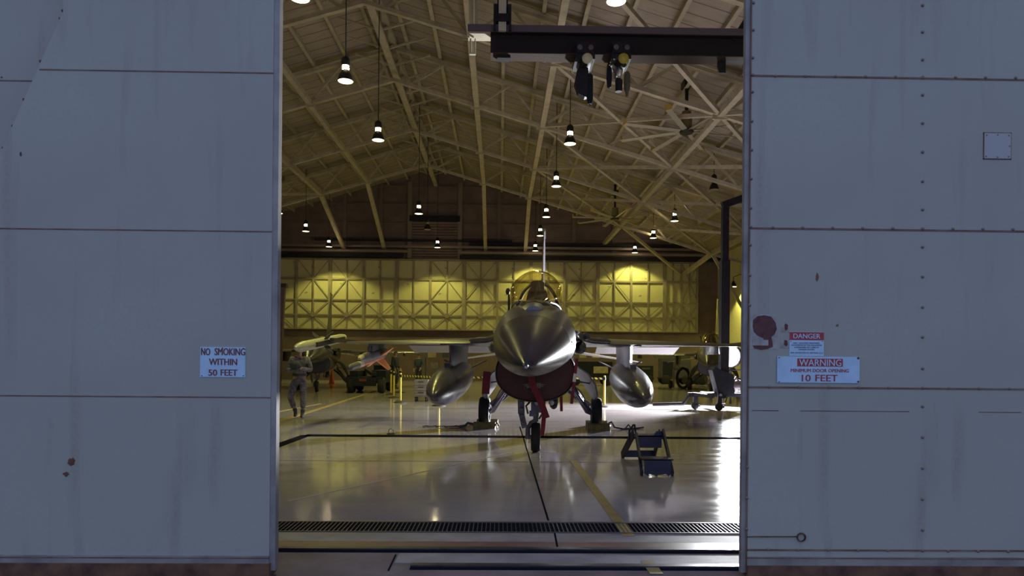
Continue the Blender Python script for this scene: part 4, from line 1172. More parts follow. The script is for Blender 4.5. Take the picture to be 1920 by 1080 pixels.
for k in range(4):
    a = R(38) + k * PI / 2
    d = Vector((math.cos(a), 0, math.sin(a)))
    n_ = Vector((d.z, 0, -d.x))
    c0 = Vector((0, 2.2, 0))
    MB().prism([(.05, -.06), (.38, .28), (.38, .54), (.05, .58)], .03, c0 - n_ * .007, d, (0, 1, 0), n_).build('orange_fin', M_orange, t, 0)
# launcher rail joins
# ------------------------------------------------------------------ streamers and chocks
def ribbon(name, label, pts, w, m, cat='streamer', tip=None):
    base = jw(*pts[0])
    t = thing(name, label, cat, base, JRZ)
    off = Vector(pts[0])
    q = [Vector(p) - off for p in pts]
    mb = MB()
    for i in range(len(q) - 1):
        mb.bar(q[i], q[i + 1], w, .012, (0, 1, 0))
    mb.build('red_cloth', m, t, 0)
    if tip:
        mb2 = MB(); mb2.bar(Vector(tip[0]) - off, Vector(tip[1]) - off, w * 1.05, .018, (0, 1, 0)); mb2.build('white_print', M_whitecloth, t, 0)
    return t
ribbon('warning_streamer', 'long red warning streamer draped diagonally over the maroon intake cover', [(.07, 4.76, 1.23), (.03, 4.74, 1.05), (-.05, 4.72, .90), (-.13, 4.70, .70), (-.17, 4.6, .58)], .095, M_redcloth)
ribbon('warning_streamer', 'short red streamer hanging straight down behind the nose wheel', [(-.13, 4.45, .60), (-.115, 4.44, .40), (-.10, 4.44, .30)], .065, M_redcloth)
ribbon('warning_streamer', 'narrow red and white streamer hanging from the radome side near the gear door', [(-.60, 4.76, 1.46), (-.575, 4.76, 1.2), (-.53, 4.74, .80)], .045, M_redcloth, tip=((-.58, 4.765, 1.24), (-.565, 4.765, 1.12)))
ribbon('warning_streamer', 'broad red streamer covering the gear door on the person side', [(1.02, 1.3, 1.20), (1.04, 1.3, 1.0), (1.05, 1.3, .76)], .15, M_redcloth)
ribbon('warning_streamer', 'thin red streamer dangling beside the belly sensor', [(-.41, 2.4, .84), (-.42, 2.4, .52)], .05, M_redcloth)
for sg, lab in ((1, 'yellow wheel chock under the main wheel beside the tool cabinet, rope trailing outward'), (-1, 'yellow wheel chock under the main wheel by the step stand, rope and hook trailing')):
    t = thing('wheel_chock', lab, 'wheel chock', jw(sg * 1.19, .0, 0), JRZ)
    for s_ in (1, -1):
        MB().prism([(s_ * .17, 0), (s_ * .47, 0), (s_ * .42, .10), (s_ * .36, .13), (s_ * .27, .10)], .46, (-.26, 0, .001), (0, 1, 0), (0, 0, 1), (1, 0, 0)).build('wedge', M_chock, t, 0)
    MB().tube([(-.22, .3, .06), (-.30, 0, .05), (-.22, -.3, .06)], .02, 6).build('link_bar', M_greysteel, t, 40)
    if sg == 1:
        MB().tube([(.2, .38, .08), (.32, .38, .10), (.38, .36, .04), (.5, .3, .02)], .03, 6).build('rope', M_rope, t, 40)
        MB().tube([(-.26, .36, .05), (-.30, .38, .12), (-.33, .36, .05)], .025, 6).build('knob', M_chock, t, 40)
    else:
        MB().tube([(-.2, .3, .10), (-.3, .3, .16), (-.36, .3, .05), (-.55, .25, .015), (-.85, .1, .02), (-1.0, 0, .03)], .022, 6).build('rope', M_rope, t, 40)
        MB().tube([(-.60, .2, .02), (-.66, .2, .10), (-.72, .15, .03)], .016, 6).build('rope_hook', M_greysteel, t, 40)

# ================================================================== floodlight
FY = 22.8
fc = P(1371, 668, FY)
fl = thing('floodlight', 'glaring white floodlight facing the doorway at the bolted door edge', 'floodlight', (fc.x, FY, 0))
dirv = Vector((-.66, -.75, 0)).normalized()
yaw_f = math.atan2(-dirv.x, -dirv.y)
def rotz(v, a):
    return Vector((v[0] * math.cos(a) - v[1] * math.sin(a), v[0] * math.sin(a) + v[1] * math.cos(a), v[2]))
ca = -yaw_f
def fb(mb):
    mb.v = [rotz(v, ca) for v in mb.v]; return mb
fb(MB().lathe([(.34, -.12), (.38, -.13), (.39, .0), (.30, .18), (.10, .28), (0, .28)], (0, 0, fc.z), 'y', 20, False)).build('reflector', M_greysteel, fl, 40)
fb(MB().lathe([(0, -.105), (.34, -.10)], (0, 0, fc.z), 'y', 20, False)).build('lamp_glass', M_floodglass, fl, 40)  # oversized disc: its width takes in the bloom around the lamp
fb(MB().tube([(-.42, .05, fc.z), (-.42, .05, fc.z - .45), (.42, .05, fc.z - .45), (.42, .05, fc.z)], .02, 6)).build('yoke', M_dark, fl, 40)
MB().tube([(0, .05, .05), (0, .05, fc.z - .45)], .035, 8).build('mast', M_dark, fl, 40)
for a in (90, 210, 330):
    MB().tube([(0, .05, .55), (.55 * math.cos(R(a)), .05 + .55 * math.sin(R(a)), .02)], .02, 6).build('tripod_leg', M_dark, fl, 40)
l = bpy.data.lights.new('flood_beam', 'SPOT'); l.energy = FLOOD_WATTS; l.color = (0.93, 0.97, 1.0); l.spot_size = R(130); l.spot_blend = .8; l.shadow_soft_size = .22
lo = bpy.data.objects.new('flood_beam', l); COL.objects.link(lo); lo.parent = fl
lo.location = (dirv.x * .16, dirv.y * .16, fc.z)
lo.rotation_euler = Vector((dirv.x, dirv.y, -.22)).to_track_quat('-Z', 'Y').to_euler()

# ================================================================== blue step stand
st = thing('step_stand', 'dark blue two step maintenance stand with handle on the floor beneath the fuel tank', 'step stand', (P(1216, 880, 9.2).x, 9.2, 0))
y0, y1, y2 = G(1232, 893).y, 9.25, 10.25
def Pz(px, py, y):
    w = P(px, py, y); return w
fl_, fr_ = P(1208, 892, y0), P(1258, 890, y0)
tl, tr = P(1193, 816, y1), P(1243, 808, y1)
MB().prism([(fl_.x, .03), (fl_.x + .05, .0), (fl_.x + .055, .028), (fl_.x + .1, .018), (fr_.x - .14, .012), (fr_.x - .06, .03), (fr_.x - .03, .0), (fr_.x, .03), (fr_.x, .205), (fl_.x, .205)], .012, (0, y0, 0)).build('lower_riser', M_blue, st, 0, True)
MB().bbox((fl_.x - .03, y0 + .0, .195), (fr_.x + .03, y0 + .24, .215)).build('lower_tread', M_standrail, st, 0, True)
MB().bbox((tl.x + .02, y1 - .02, tl.z - .165), (tr.x - .02, y1, tl.z - .005)).build('upper_riser', M_blue, st, 0, True)
MB().bbox((tl.x, y1 - .02, tl.z - .02), (tr.x, y1 + .22, tl.z)).build('upper_tread', M_blue, st, 0, True)
for (a, b) in ((Vector((fl_.x - .03, y0 - .01, .03)), Vector((tl.x, y1, tl.z + .01))), (Vector((fr_.x + .02, y0 - .01, .03)), Vector((tr.x, y1, tr.z)))):
    MB().bar(a, b, .028, .075).build('side_rail', M_standrail, st, 0, True)
MB().prism([(0, 0), (.09, 0), (.09, -.06), (-.04, -.06)], .02, (tr.x - .09, y1 - .03, tr.z)).build('corner_gusset', M_blue, st, 0, True)
bl, br = P(1166, 856, y2), P(1226, 856, y2)
for q, t_ in ((Vector((bl.x, y2, .015)), Vector((tl.x, y1 + .2, tl.z))), (Vector((br.x, y2, .015)), Vector((tr.x, y1 + .2, tl.z)))):
    MB().bar(q, t_, .022, .13).build('back_leg', M_standrail, st, 0, True)
MB().bar(Vector((bl.x, y2 - .12, .07)), Vector((br.x, y2 - .12, .07)), .02, .10).build('back_brace', M_blue, st, 0, True)
h0, h1, h2 = P(1180, 826, y1 + .15), P(1180, 808, y1 + .15), P(1188, 796, y1 + .15)
h3 = P(1193, 822, y1 + .05)
MB().tube([h0 - Vector((0, 0, .03)), h1, h2, h2 + Vector((.012, 0, 0)), h3], .013, 6).build('handle', M_dark, st, 40, True)

# ================================================================== wheeled maintenance crane with tall mast
CY = 20.7
mc = thing('mobile_crane', 'dark wheeled maintenance crane with a tall black mast, tow bar and castors', 'crane', (P(1352, 765, CY).x, CY, 0))
def C(px, py, y=CY):
    return P(px, py, y)
zf = C(1340, 741).z
a, b = C(1290, 740), C(1400, 741)
MB().bar((a.x, CY, a.z), (b.x + .6, CY, b.z), .14, .12).build('base_frame', M_dark, mc, 0, True)
MB().bar((C(1300, 738).x, CY - .0, zf + .03), (C(1328, 745).x, CY - .5, zf - .02), .10, .10).bar((C(1322, 738).x, CY + .4, zf + .06), (C(1345, 736).x, CY, zf + .03), .16, .06).build('outrigger', M_dark, mc, 0, True)
tq = C(1281, 759)
MB().tube([(a.x + .05, CY, a.z), (tq.x, CY, tq.z + .03), (C(1224, 759).x, CY, tq.z)], .055, 6).build('tow_bar', M_dark, mc, 0, True)
for px, py, yy_ in ((1303, 764, CY), (1348, 767, CY - .5), (1397, 762, CY + .4), (1350, 760, CY + .9)):
    w = P(px, py, yy_); r_ = .115
    cw_ = MB().lathe([(0, -.04), (r_ * .8, -.045), (r_, -.03), (r_, .03), (r_ * .8, .045), (0, .04)], (w.x, yy_, r_), 'y', 16).build('castor', M_tyre, mc, 40, True)
    MB().bar((w.x, yy_, r_), (w.x + .02, yy_ + .0, zf), .12, .10, (0, 1, 0)).bar((w.x, yy_ - .06, r_), (w.x + .14, yy_ - .06, r_), .05, .05).build('castor_fork', M_dark, cw_, 0, True)
MB().bar((C(1348, 740).x, CY - .5, zf), (C(1350, 740).x, CY + .9, zf), .12, .12).build('cross_beam', M_dark, mc, 0, True)
p_ = [(1344, 742), (1338, 718), (1332, 694), (1338, 688), (1356, 697), (1372, 702), (1374, 742)]
w_ = [C(x, y) for x, y in p_]
MB().prism([(q.x, q.z) for q in w_], .42, (0, CY - .2, 0)).build('winch_housing', M_cartdark, mc, 0, True)
m0, m1, m2 = C(1359, 700), C(1359, 487), C(1363.5, 388)
MB().bar((m0.x, CY + .1, m0.z), (m0.x, CY + .1, m1.z), .25, .25, (0, 1, 0)).build('mast', M_dark, mc, 0, True)
MB().bar((m0.x, CY + .1, m1.z), (m0.x, CY + .1, m2.z), .19, .19, (0, 1, 0)).build('mast_extension', M_dark, mc, 0, True)
MB().bar((m0.x - .09, CY + .1, m2.z + .06), (C(1402, 374).x + 1.2, CY + .1, m2.z + .78), .18, .20).build('boom', M_dark, mc, 0, True)
rnd = random.Random(4)
for k in range(4):
    q = C(1376 + 5 * k, 712 + 6 * (k % 3))
    MB().tube([(q.x - .08, CY - .15, q.z - .1), (q.x, CY - .2, q.z + .08), (q.x + .1, CY - .12, q.z - .05)], .035, 6).build('hydraulic_hose', M_rope, mc, 40, True)
MB().lathe([(0, -.2), (.13, -.2), (.15, -.1), (.15, .2), (0, .2)], (C(1384, 722).x, CY - .1, C(1384, 722).z), 'x', 14).build('hydraulic_pump', M_greysteel, mc, 40, True)
a = C(1378, 737)
MB().bar((a.x, CY - .1, a.z + .04), (a.x + .5, CY - .1, a.z + .04), .2, .04).build('step_plate', M_jetlight, mc, 0, True)

# ================================================================== stanchions and hazard tape
def stanchion(px, py, lab, top=.96):
    g = G(px, py)
    t = thing('stanchion', lab, 'barrier post', g, 0, 'yellow barrier posts')
    MB().lathe([(0, 0), (.22, 0), (.21, .025), (.10, .06), (.05, .075), (0, .075)], n=20).build('rubber_base', M_rubber, t, 40)
    MB().lathe([(.032, .05), (.032, top), (.02, top + .02), (0, top + .02)], n=12).build('post', M_yellow, t, 40)
    MB().lathe([(.045, top - .12), (.045, top - .03), (0, top - .03)], n=12).build('tape_clip', M_dark, t, 40)
    return g
sA = stanchion(751, 755, 'yellow barrier post with black rubber base, frontmost beside the loader, holding the striped tape')
stanchion(738.5, 746, 'yellow barrier post just behind the frontmost one, by the loader wheel')
stanchion(733, 740, 'yellow barrier post mostly hidden behind the loader, dark base showing')
stanchion(750, 736, 'thin yellow barrier post at the back of the group of four')
sE = stanchion(823, 761, 'barrier post hidden by the fuel tank so only its black base shows')
sF = stanchion(1133, 763, 'lone yellow barrier post beside the main wheel and step stand')
for a, b, lab in ((sA, sE, 'black and yellow striped tape running from the barrier posts behind the fuel tank'), (sE, sF, 'black and yellow striped tape stretched behind the jet landing gear')):
    L_ = (b - a).length
    mid = (a + b) / 2
    t = MB().bar((-L_ / 2, 0, 0), (L_ / 2, 0, 0), .012, .055).build('hazard_tape', M_hazard, None, 0)
    t.location = (mid.x, mid.y, .885); t.rotation_euler = (0, 0, math.atan2(b.y - a.y, b.x - a.x))
    tag(t, lab, 'barrier tape')

# ================================================================== ground equipment at the back
wl = thing('weapons_loader', 'low dark four wheeled weapons loader behind the orange finned missile', 'loader', (P(693, 736, 30.2).x, 30.2, 0))
for px, y_ in ((659.5, 29.4), (715.5, 29.4), (675, 31.6), (730, 31.6)):
    w = P(px, 720, y_); r_ = .33
    MB().lathe([(0, -.12), (r_ * .6, -.14), (r_ * .92, -.13), (r_, -.06), (r_, .06), (r_ * .92, .13), (r_ * .6, .14), (0, .12)], (w.x, y_, r_), 'x', 20).build('tyre', M_tyre, wl, 40, True)
xa_, xb2 = P(655, 720, 30).x, P(724, 720, 30).x
MB().bbox((xa_, 29.2, .42), (xb2, 31.9, .66)).bbox((xa_ + .35, 29.0, .30), (xb2 - .3, 29.3, .62)).build('chassis', M_cartdark, wl, 0, True)
MB().bbox((xa_ + .1, 29.6, .66), (xa_ + .45, 31.6, .92)).bbox((xb2 - .55, 29.6, .66), (xb2 + .05, 31.6, .95)).build('engine_cover', M_cartdark, wl, 0, True)
MB().bar((xa_ + .5, 31.3, .95), (xb2 - .4, 29.3, .80), .22, .14).build('lift_arm', M_cartdark, wl, 0, True)
MB().bbox((xa_ + .62, 28.99, .50), (xa_ + .92, 29.01, .60)).build('reflector_plate', mat('dull_red_plate', (.16, .03, .02), .5), wl, 0, True)
MB().bbox((P(705, 690, 33).x, 32.4, .3), (P(742, 690, 33).x, 32.6, 1.15)).build('control_panel', M_cartdark, wl, 0, True)
cg = G(622, 719)
cn = thing('traffic_cone', 'orange traffic cone standing behind the walking person', 'traffic cone', cg)
MB().bbox((-.19, -.19, 0), (.19, .19, .04)).build('base', M_cone, cn, 0)
MB().lathe([(.15, .04), (.03, .88), (.0, .88)], n=16).build('cone', M_cone, cn, 40)
tc_ = thing('tool_cabinet', 'grey rolling tool cabinet half hidden behind the fuel tank', 'cabinet', (P(790, 752, 23.8).x, 23.8, 0))
MB().bbox((-.22, -.25, .16), (.24, .25, .74)).build('body', M_greybox, tc_, 0)
for k in range(3):
    dw_ = MB().bbox((-.20, -.265, .20 + .18 * k), (.22, -.25, .35 + .18 * k)).build('drawer', M_greybox, tc_, 0)
    MB().bbox((-.08, -.285, .30 + .18 * k), (.10, -.265, .32 + .18 * k)).build('handle', M_dark, dw_, 0)
for x in (-.17, .18):
    for y in (-.2, .2):
        MB().lathe([(0, -.025), (.07, -.025), (.07, .025), (0, .025)], (x, y, .07), 'x', 12).bbox((x - .035, y - .03, .10), (x + .035, y + .03, .17)).build('castor', M_tyre, tc_, 40)
# storage racks with boxes
def rack(px0, px1, Y, hgt, lab, boxes):
    x0, x1 = P(px0, 690, Y).x, P(px1, 690, Y).x
    t = thing('storage_rack', lab, 'rack', ((x0 + x1) / 2, Y, 0))
    for x in (x0, x1):
        for y in (-.3, .3):
            MB().bbox((x - .03, Y + y - .03, 0), (x + .03, Y + y + .03, hgt - .02)).build('upright', M_greysteel, t, 0, True)
    zs = [.25, hgt * .55, hgt]
    for z in zs:
        MB().bbox((x0, Y - .32, z - .02), (x1, Y + .32, z + .02)).build('shelf', M_greysteel, t, 0, True)
    for (f, w, h, sh, m, lb) in boxes:
        b = thing('storage_box', lb, 'box', (x0 + (x1 - x0) * f, Y, zs[sh] + .02))
        MB().bbox((-w / 2, -.2, 0), (w / 2, .2, h)).build('body', m, b, 0)
        MB().bbox((-w / 2 - .01, -.21, h), (w / 2 + .01, .21, h + .03)).build('lid', M_greysteel, b, 0)
rack(797, 888, 44.6, 1.55, 'grey equipment rack against the rear wall behind the fuel tank and barrier tape', [
    (.14, .5, .32, 2, M_beige, 'beige case on top of the rack, at its end by the crewman'), (.42, .4, .45, 2, M_genset, 'blue-grey case on top of the rack, in the middle'), (.72, .6, .25, 2, M_beige, 'low beige case on top of the rack beside the pylon'),
    (.2, .5, .4, 1, M_greybox, 'grey box on the middle shelf of the rack near the crewman'), (.55, .6, .42, 1, M_yellow, 'yellow box on the middle shelf of the rack'), (.85, .4, .38, 1, M_cartdark, 'dark box on the middle shelf of the rack by the pylon')])
rack(1082, 1152, 44.9, 1.62, 'equipment rack behind the lone barrier post, cluttered with yellow gear', [
    (.15, .4, .22, 2, M_beige, 'beige case on the cluttered rack beside the jet'), (.5, .45, .34, 2, M_yellow, 'yellow case standing upright on the cluttered rack'), (.82, .4, .18, 2, M_greybox, 'flat grey case on the cluttered rack'),
    (.45, .5, .45, 1, M_cartdark, 'dark box inside the cluttered rack')])
# dark cart with a beige panel
def cart(px0, px1, py_top, py_bot, Y, lab, body, panel=None, wheels=True, nm='equipment_cart'):
    x0, x1 = P(px0, 690, Y).x, P(px1, 690, Y).x
    zt2 = P((px0 + px1) / 2, py_top, Y).z
    t = thing(nm, lab, 'cart', ((x0 + x1) / 2, Y, 0))
    MB().bbox((x0, Y - .45, .42), (x1, Y + .45, zt2)).build('body', body, t, 0, True)
    MB().bbox((x0 - .04, Y - .5, .34), (x1 + .04, Y + .5, .42)).build('chassis', M_dark, t, 0, True)
    if panel:
        a, b = P(panel[0], panel[1], Y - .46), P(panel[2], panel[3], Y - .46)
        MB().bbox((a.x, Y - .47, b.z), (b.x, Y - .45, a.z)).build('panel', panel[4], t, 0, True)
    for x in (x0 + .3, x1 - .3):
        for y in (-.42, .42):
            r_ = .30
            MB().lathe([(0, -.08), (r_ * .6, -.1), (r_, -.06), (r_, .06), (r_ * .6, .1), (0, .08)], (x, Y + y, r_), 'y', 18).build('wheel', M_tyre, t, 40, True)
    return t
cart(1068, 1146, 678, 715, 40.5, 'dark ground cart with a beige panel and warning tape behind the landing gear', M_cartdark, (1113, 687, 1140, 700, M_beige))
cart(1196, 1222, 686, 712, 43.5, 'small dark cabinet cart standing apart near the end of the fuel tank', M_cartdark, (1203, 689, 1219, 693, M_genset))
cart(1237, 1292, 672, 718, 44.2, 'blue-grey generator cart on wheels behind the hose reel', M_genset, (1243, 678, 1262, 706, M_cartdark), nm='generator_cart')
# hose reel trolley
hr = thing('hose_reel', 'yellow trolley carrying a big coil of black hose', 'hose reel', (P(1275, 728, 36.8).x, 36.8, 0))
k = 36.8 / F
def HP(px, py): 
    q = P(px, py, 36.8); return (q.x - hr.location.x, 0, q.z)
c_ = HP(1281, 709)
MB().tube([(c_[0] + .33 * math.cos(2 * PI * i / 24), 0, c_[2] + .52 * math.sin(2 * PI * i / 24)) for i in range(25)], .075, 8, False).build('hose_coil', M_tyre, hr, 40)
f = MB()
f.bar(HP(1263, 727), HP(1263, 692), .09, .09).bar(HP(1263, 692), HP(1290, 692), .09, .09).bar(HP(1290, 692), HP(1290, 700), .09, .09).bar(HP(1263, 692), HP(1268, 681), .05, .05).bar(HP(1268, 681), HP(1276, 692), .05, .05)
f.build('frame', M_beige, hr, 0)
MB().lathe([(.05, -.03), (.10, -.03), (.10, .03), (.05, .03)], HP(1268, 681), 'y', 12, False).build('lifting_eye', M_beige, hr, 40)
MB().lathe([(0, -.07), (.2, -.07), (.22, 0), (.2, .07), (0, .07)], (HP(1257, 727)[0], 0, .22), 'x', 16).build('wheel', M_tyre, hr, 40)
MB().lathe([(0, -.07), (.2, -.07), (.22, 0), (.2, .07), (0, .07)], (HP(1292, 727)[0], .1, .22), 'x', 16).build('wheel', M_tyre, hr, 40)
tg = thing('tow_tractor', 'small beige tow tractor beside the generator cart', 'tractor', (P(1334, 715, 43.2).x, 43.2, 0))
k = 43.2 / F
MB().prism([(-.62, .3), (.7, .3), (.7, .75), (.2, .8), (.1, 1.15), (-.05, 1.2), (-.05, .85), (-.35, .85), (-.35, 1.25), (-.62, 1.25)], 1.1, (0, -.5, 0)).build('body', M_beige, tg, 0)
for x in (-.75, .55):
    for y in (-.5, .55):
        MB().lathe([(0, -.1), (.2, -.11), (.33, -.08), (.33, .08), (.2, .11), (0, .1)], (x, y, .33), 'y', 18).build('tyre', M_tyre, tg, 40)
ms = thing('fin_stand_in', 'brown leaning tapered panel standing in for a tail fin past the wide door edge', 'mast', (P(524, 655, 30.5).x, 30.5, 0))  # plain tapered panel put in place of a third jet's fin
a, b = P(514, 655, 30.5), P(529, 537, 30.5)
MB().prism([(a.x - .3, 0), (a.x + .28, 0), (b.x + .14, b.z), (b.x - .3, b.z)], .2, (0, 30.4, 0)).build('panel', M_scrap, ms, 0, True)
MB().bbox((b.x - .3, 30.35, b.z - .05), (b.x + .22, 30.65, b.z + .12)).build('cap', M_jetdark, ms, 0, True)
# background jets
for px, py, Y, ang, lab in ((621, 558, 38.8, R(10), 'grey fighter jet far behind the walking person, its fin rising over the pale missile'), (1345, 556, 39.5, R(-19), 'grey fighter jet far behind the hose reel, its fin beside the black mast')):
    nd_ = Vector((math.sin(ang), -math.cos(ang), 0))
    w = P(px, py, Y)
    o = dup(jet, (w.x + nd_.x * 4.85, Y + nd_.y * 4.85, 0), PI + ang, lab)
    for ch in list(o.children):
        n_ = ch.name.split('.')[0]
        if n_ in ('cover_emblem', 'intake_cover') or (px == 621 and n_ in ('canopy', 'canopy_hoop', 'canopy_sill', 'ejection_seat', 'headrest', 'glare_shield', 'head_up_display', 'cockpit_console', 'antenna')):
            bpy.data.objects.remove(ch)

# ================================================================== people
def skinned(name, vr, edges, m, parent, sub=2, root=0):
    me = bpy.data.meshes.new('skeleton'); me.from_pydata([v[0] for v in vr], edges, [])
    o = bpy.data.objects.new('skeleton', me); COL.objects.link(o)
    sk = o.modifiers.new('skin', 'SKIN')
    sk.use_smooth_shade = True
    for i, v in enumerate(vr):
        d = me.skin_vertices[0].data[i]
        r = v[1]
        d.radius = r if isinstance(r, tuple) else (r, r)
        d.use_root = (i == root)
    ss = o.modifiers.new('sub', 'SUBSURF'); ss.levels = sub; ss.render_levels = sub
    dg = bpy.context.evaluated_depsgraph_get()
    nm = bpy.data.meshes.new_from_object(o.evaluated_get(dg))
    bpy.data.objects.remove(o); bpy.data.meshes.remove(me)
    nm.name = name
    nm.materials.clear(); nm.materials.append(m)
    nm.polygons.foreach_set('use_smooth', [True] * len(nm.polygons))
    r = bpy.data.objects.new(name, nm); COL.objects.link(r)
    r.parent = parent
    return r
def chain(*idx):
    return [(a, b) for a, b in zip(idx[:-1], idx[1:])]
def person(label, loc, rz, J, mats, hat=None, scale=1.0, holding=None):
    """J: joint table; faces local -y"""
    t = thing('person', label, 'person', loc, rz)
    t.scale = (scale,) * 3
    hx, hy, hz = J['head']
    nk = J['neck']
    vr = [(J['pelvis'], (.13, .10)), (J['waist'], (.115, .085)), (J['chest'], (.14, .10)), (nk, .056), ((hx, hy + .015, hz - .085), (.062, .07)), ((hx, hy, hz), (.078, .095)), ((hx, hy + .01, hz + .075), (.07, .085))]
    ed = chain(0, 1, 2, 3, 4, 5, 6)
    for s_ in ('r', 'l'):
        n0 = len(vr)
        vr += [(J['sh' + s_], .058), (J['el' + s_], .042), (J['wr' + s_], .029)]
        ed += [(2, n0)] + chain(n0, n0 + 1, n0 + 2)
        el, wr = Vector(J['el' + s_]), Vector(J['wr' + s_])
        d = (wr - el).normalized()
        sx_ = -1 if s_ == 'r' else 1
        side = d.cross(Vector((0, 0, 1))).normalized()
        palm = wr + d * .075
        vr.append((tuple(palm), (.036, .020))); ed.append((n0 + 2, n0 + 3))
        n1 = len(vr)
        for k in range(4):
            o0 = palm + side * (.027 - .018 * k)
            ln = (.032, .038, .036, .028)[k]
            vr += [(tuple(o0 + d * .035), .0085), (tuple(o0 + d * (.035 + ln) + Vector((0, 0, -.012))), .008), (tuple(o0 + d * (.05 + ln) + Vector((0, 0, -.034))), .007)]
            ed += [(n0 + 3, n1 + 3 * k), (n1 + 3 * k, n1 + 3 * k + 1), (n1 + 3 * k + 1, n1 + 3 * k + 2)]
        n2 = len(vr)
        th = -sx_ * side
        vr += [(tuple(wr + d * .04 + th * .035), .011), (tuple(wr + d * .075 + th * .055), .009)]
        ed += [(n0 + 2, n2), (n2, n2 + 1)]
        n3 = len(vr)
        vr += [(J['hp' + s_], .085), (J['kn' + s_], .055), (J['an' + s_], .03), (tuple((Vector(J['an' + s_]) + Vector(J['to' + s_])) / 2), .02)]
        ed += [(0, n3)] + chain(n3, n3 + 1, n3 + 2, n3 + 3)
    skinned('body', vr, ed, mats['skin'], t)
    # face: nose, ears, eyes, mouth
    f = MB()
    f.prism([(-.012, -.02), (.012, -.02), (.006, .03), (-.006, .03)], -.03, (hx, hy - .085, hz - .005))
    for s_ in (-1, 1):
        f.sphere((hx + s_ * .082, hy + .01, hz), .022, 8, 6, (.4, .7, 1.2))
    f.build('nose_and_ears', mats['skin'], t, 60)
    for s_ in (-1, 1):
        MB().sphere((hx + s_ * .030, hy - .088, hz + .018), .010, 8, 6).build('eye', M_jetdark, t, 60)
    MB().box((hx, hy - .088, hz - .045), (.045, .01, .010)).build('mouth', M_brown, t, 0)
    # clothing
    pv = J['pelvis']
    vr = [((pv[0], pv[1], pv[2] - .07), (.17, .13)), (J['waist'], (.16, .12)), (J['chest'], (.185, .135)), ((nk[0], nk[1] + .01, nk[2] - .05), (.085, .085))]
    ed = chain(0, 1, 2, 3)
    for s_ in ('r', 'l'):
        n0 = len(vr)
        vr += [(J['sh' + s_], .088), (J['el' + s_], .066), (tuple(Vector(J['wr' + s_]) * .97 + Vector(J['el' + s_]) * .03), .046)]
        ed += [(2, n0)] + chain(n0, n0 + 1, n0 + 2)
    skinned('jacket', vr, ed, mats['jacket'], t)
    pv = J['pelvis']
    vr = [((pv[0], pv[1], pv[2] + .05), (.155, .118)), ((pv[0], pv[1], pv[2] - .03), (.155, .12))]
    ed = [(0, 1)]
    for s_ in ('r', 'l'):
        n0 = len(vr)
        an = Vector(J['an' + s_]); kn = Vector(J['kn' + s_])
        vr += [(J['hp' + s_], .108), (J['kn' + s_], .080), (tuple(an + (kn - an) * .32), .066)]
        ed += [(1, n0)] + chain(n0, n0 + 1, n0 + 2)
    skinned('trousers', vr, ed, mats['trousers'], t, root=1)
    for s_ in ('r', 'l'):
        an = Vector(J['an' + s_]); kn = Vector(J['kn' + s_]); to = Vector(J['to' + s_])
        skinned('boot', [(tuple(an + (kn - an) * .36), .060), (tuple(an), .052), (tuple((an + to) / 2 + Vector((0, 0, -.005))), (.046, .045)), (tuple(to), (.045, .032))], chain(0, 1, 2, 3), M_boot, t, root=1)
    belt = MB().lathe([(.168, -.025), (.172, 0), (.168, .025)], (0, 0, 0), 'z', 20, False)
    bo = belt.build('belt', M_jetdark, t, 40); bo.location = Vector(J['waist']) * .45 + Vector(J['pelvis']) * .55; bo.scale = (1, .78, 1)
    # hair or cap
    h = MB()
    rings_ = []
    for i in range(7):
        a = PI / 2 * i / 6
        rings_.append([Vector((hx + .092 * math.cos(a) * math.cos(2 * PI * k / 16), hy + .012 + .108 * math.cos(a) * math.sin(2 * PI * k / 16), hz + .035 + .095 * math.sin(a) + (.0 if math.sin(2 * PI * k / 16) < .2 else -.05 * math.cos(a)))) for k in range(16)])
    h.loft(rings_[:-1])
    if hat:
        h.prism([(-.08, 0), (.08, 0), (.06, .09), (-.06, .09)], .014, (hx, hy - .09, hz + .045), (1, 0, 0), (0, -1, -.15), (0, 0, 1))
        h.build('cap', hat, t, 50)
    else:
        h.build('hair', M_hair, t, 50)
    return t
JW = dict(pelvis=(0, .0, .97), waist=(0, .0, 1.12), chest=(.0, -.01, 1.33), neck=(0, -.04, 1.48), head=(0, -.09, 1.585),
          shr=(-.185, 0, 1.40), elr=(-.275, -.02, 1.13), wrr=(-.075, -.25, 1.17), shl=(.185, 0, 1.40), ell=(.275, -.02, 1.14), wrl=(.075, -.25, 1.19),
          hpr=(-.10, 0, .90), knr=(-.185, -.12, .50), anr=(-.085, .06, .12), tor=(-.09, -.07, .045), hpl=(.095, 0, .90), knl=(.105, -.05, .49), anl=(.085, -.03, .09), tol=(.095, -.19, .035))
camo = dict(skin=M_skin, jacket=M_camo, trousers=M_camo)
pg = G(561, 784)
person('person in grey camouflage uniform walking forward, holding a dark helmet at the chest', pg, R(3), JW, camo, M_navy, 1.0)
hp = thing('flight_helmet', 'dark helmet held at the chest by the walking person', 'helmet', (pg.x - .0, pg.y - .34, 1.26))
MB().sphere((0, 0, 0), .13, 16, 10, (1, 1.1, .95)).build('shell', M_navy, hp, 60)
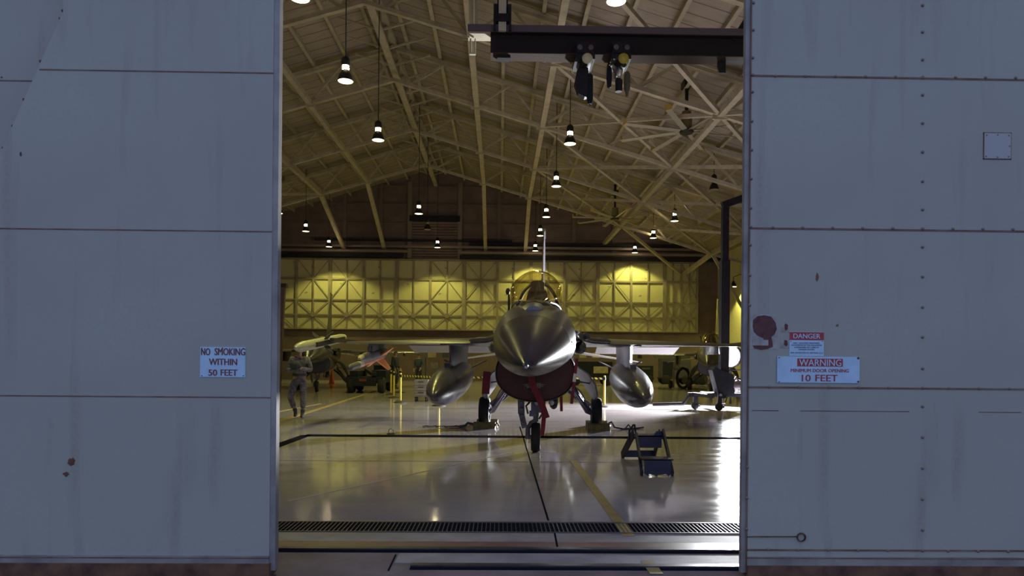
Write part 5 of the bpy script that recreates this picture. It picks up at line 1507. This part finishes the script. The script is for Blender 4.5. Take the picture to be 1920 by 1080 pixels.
MB().box((0, -.12, -.02), (.16, .05, .08)).build('visor', M_jetdark, hp, 0)
JS = dict(pelvis=(0, 0, .97), waist=(0, 0, 1.12), chest=(0, 0, 1.34), neck=(0, -.01, 1.49), head=(0, -.02, 1.61),
          shr=(-.19, 0, 1.41), elr=(-.25, .02, 1.12), wrr=(-.22, -.10, .90), shl=(.19, 0, 1.41), ell=(.25, .02, 1.12), wrl=(.20, -.14, .94),
          hpr=(-.10, 0, .90), knr=(-.11, -.02, .49), anr=(-.11, .02, .09), tor=(-.12, -.13, .035), hpl=(.10, 0, .90), knl=(.11, -.02, .49), anl=(.11, .02, .09), tol=(.12, -.13, .035))
navy = dict(skin=M_skin, jacket=M_navy, trousers=M_navy)
w = P(741, 690, 33.0)
person('person in dark overalls standing behind the weapons loader', (w.x, 33.0, 0), R(70), JS, navy, None, 1.06)
w = P(785, 690, 38.5)
person('person in blue overalls standing by the barrier tape near the equipment rack', (w.x, 38.5, 0), R(-20), JS, dict(skin=M_skin, jacket=mat('blue_overall', (.05, .065, .11), .9), trousers=M_navy), None, 1.02)

# ------------------------------------------------------------------ small things on the floor
g = G(822, 801)
t = thing('tie_down_chain', 'short dark tie-down chain lying on the floor in front of the hidden barrier post', 'chain', g)
m = MB()
for i in range(14):
    x = -.30 + .046 * i
    m.tube([(x + .03 * math.cos(2 * PI * q / 8), .05 * math.sin(i * 1.7) + .018 * math.sin(2 * PI * q / 8), .016 + .006 * (i % 2)) for q in range(9)], .008, 5, False)
m.build('chain_links', M_dark, t, 40)
MB().tube([(.33, 0, .02), (.38, .02, .03), (.42, .0, .02)], .018, 6).build('chain_hook', M_greysteel, t, 40)
g = G(733, 814)
t = thing('floor_tie_ring', 'small metal tie-down ring standing up at the dark floor trench', 'tie ring', g)
MB().tube([(-.04, 0, .0), (-.045, 0, .07), (0, 0, .11), (.045, 0, .07), (.04, 0, 0)], .009, 6).build('ring', M_wheel, t, 40)
MB().lathe([(0, 0), (.08, 0), (.07, .015), (0, .02)], n=12).build('ring_plate', M_dark, t, 40)
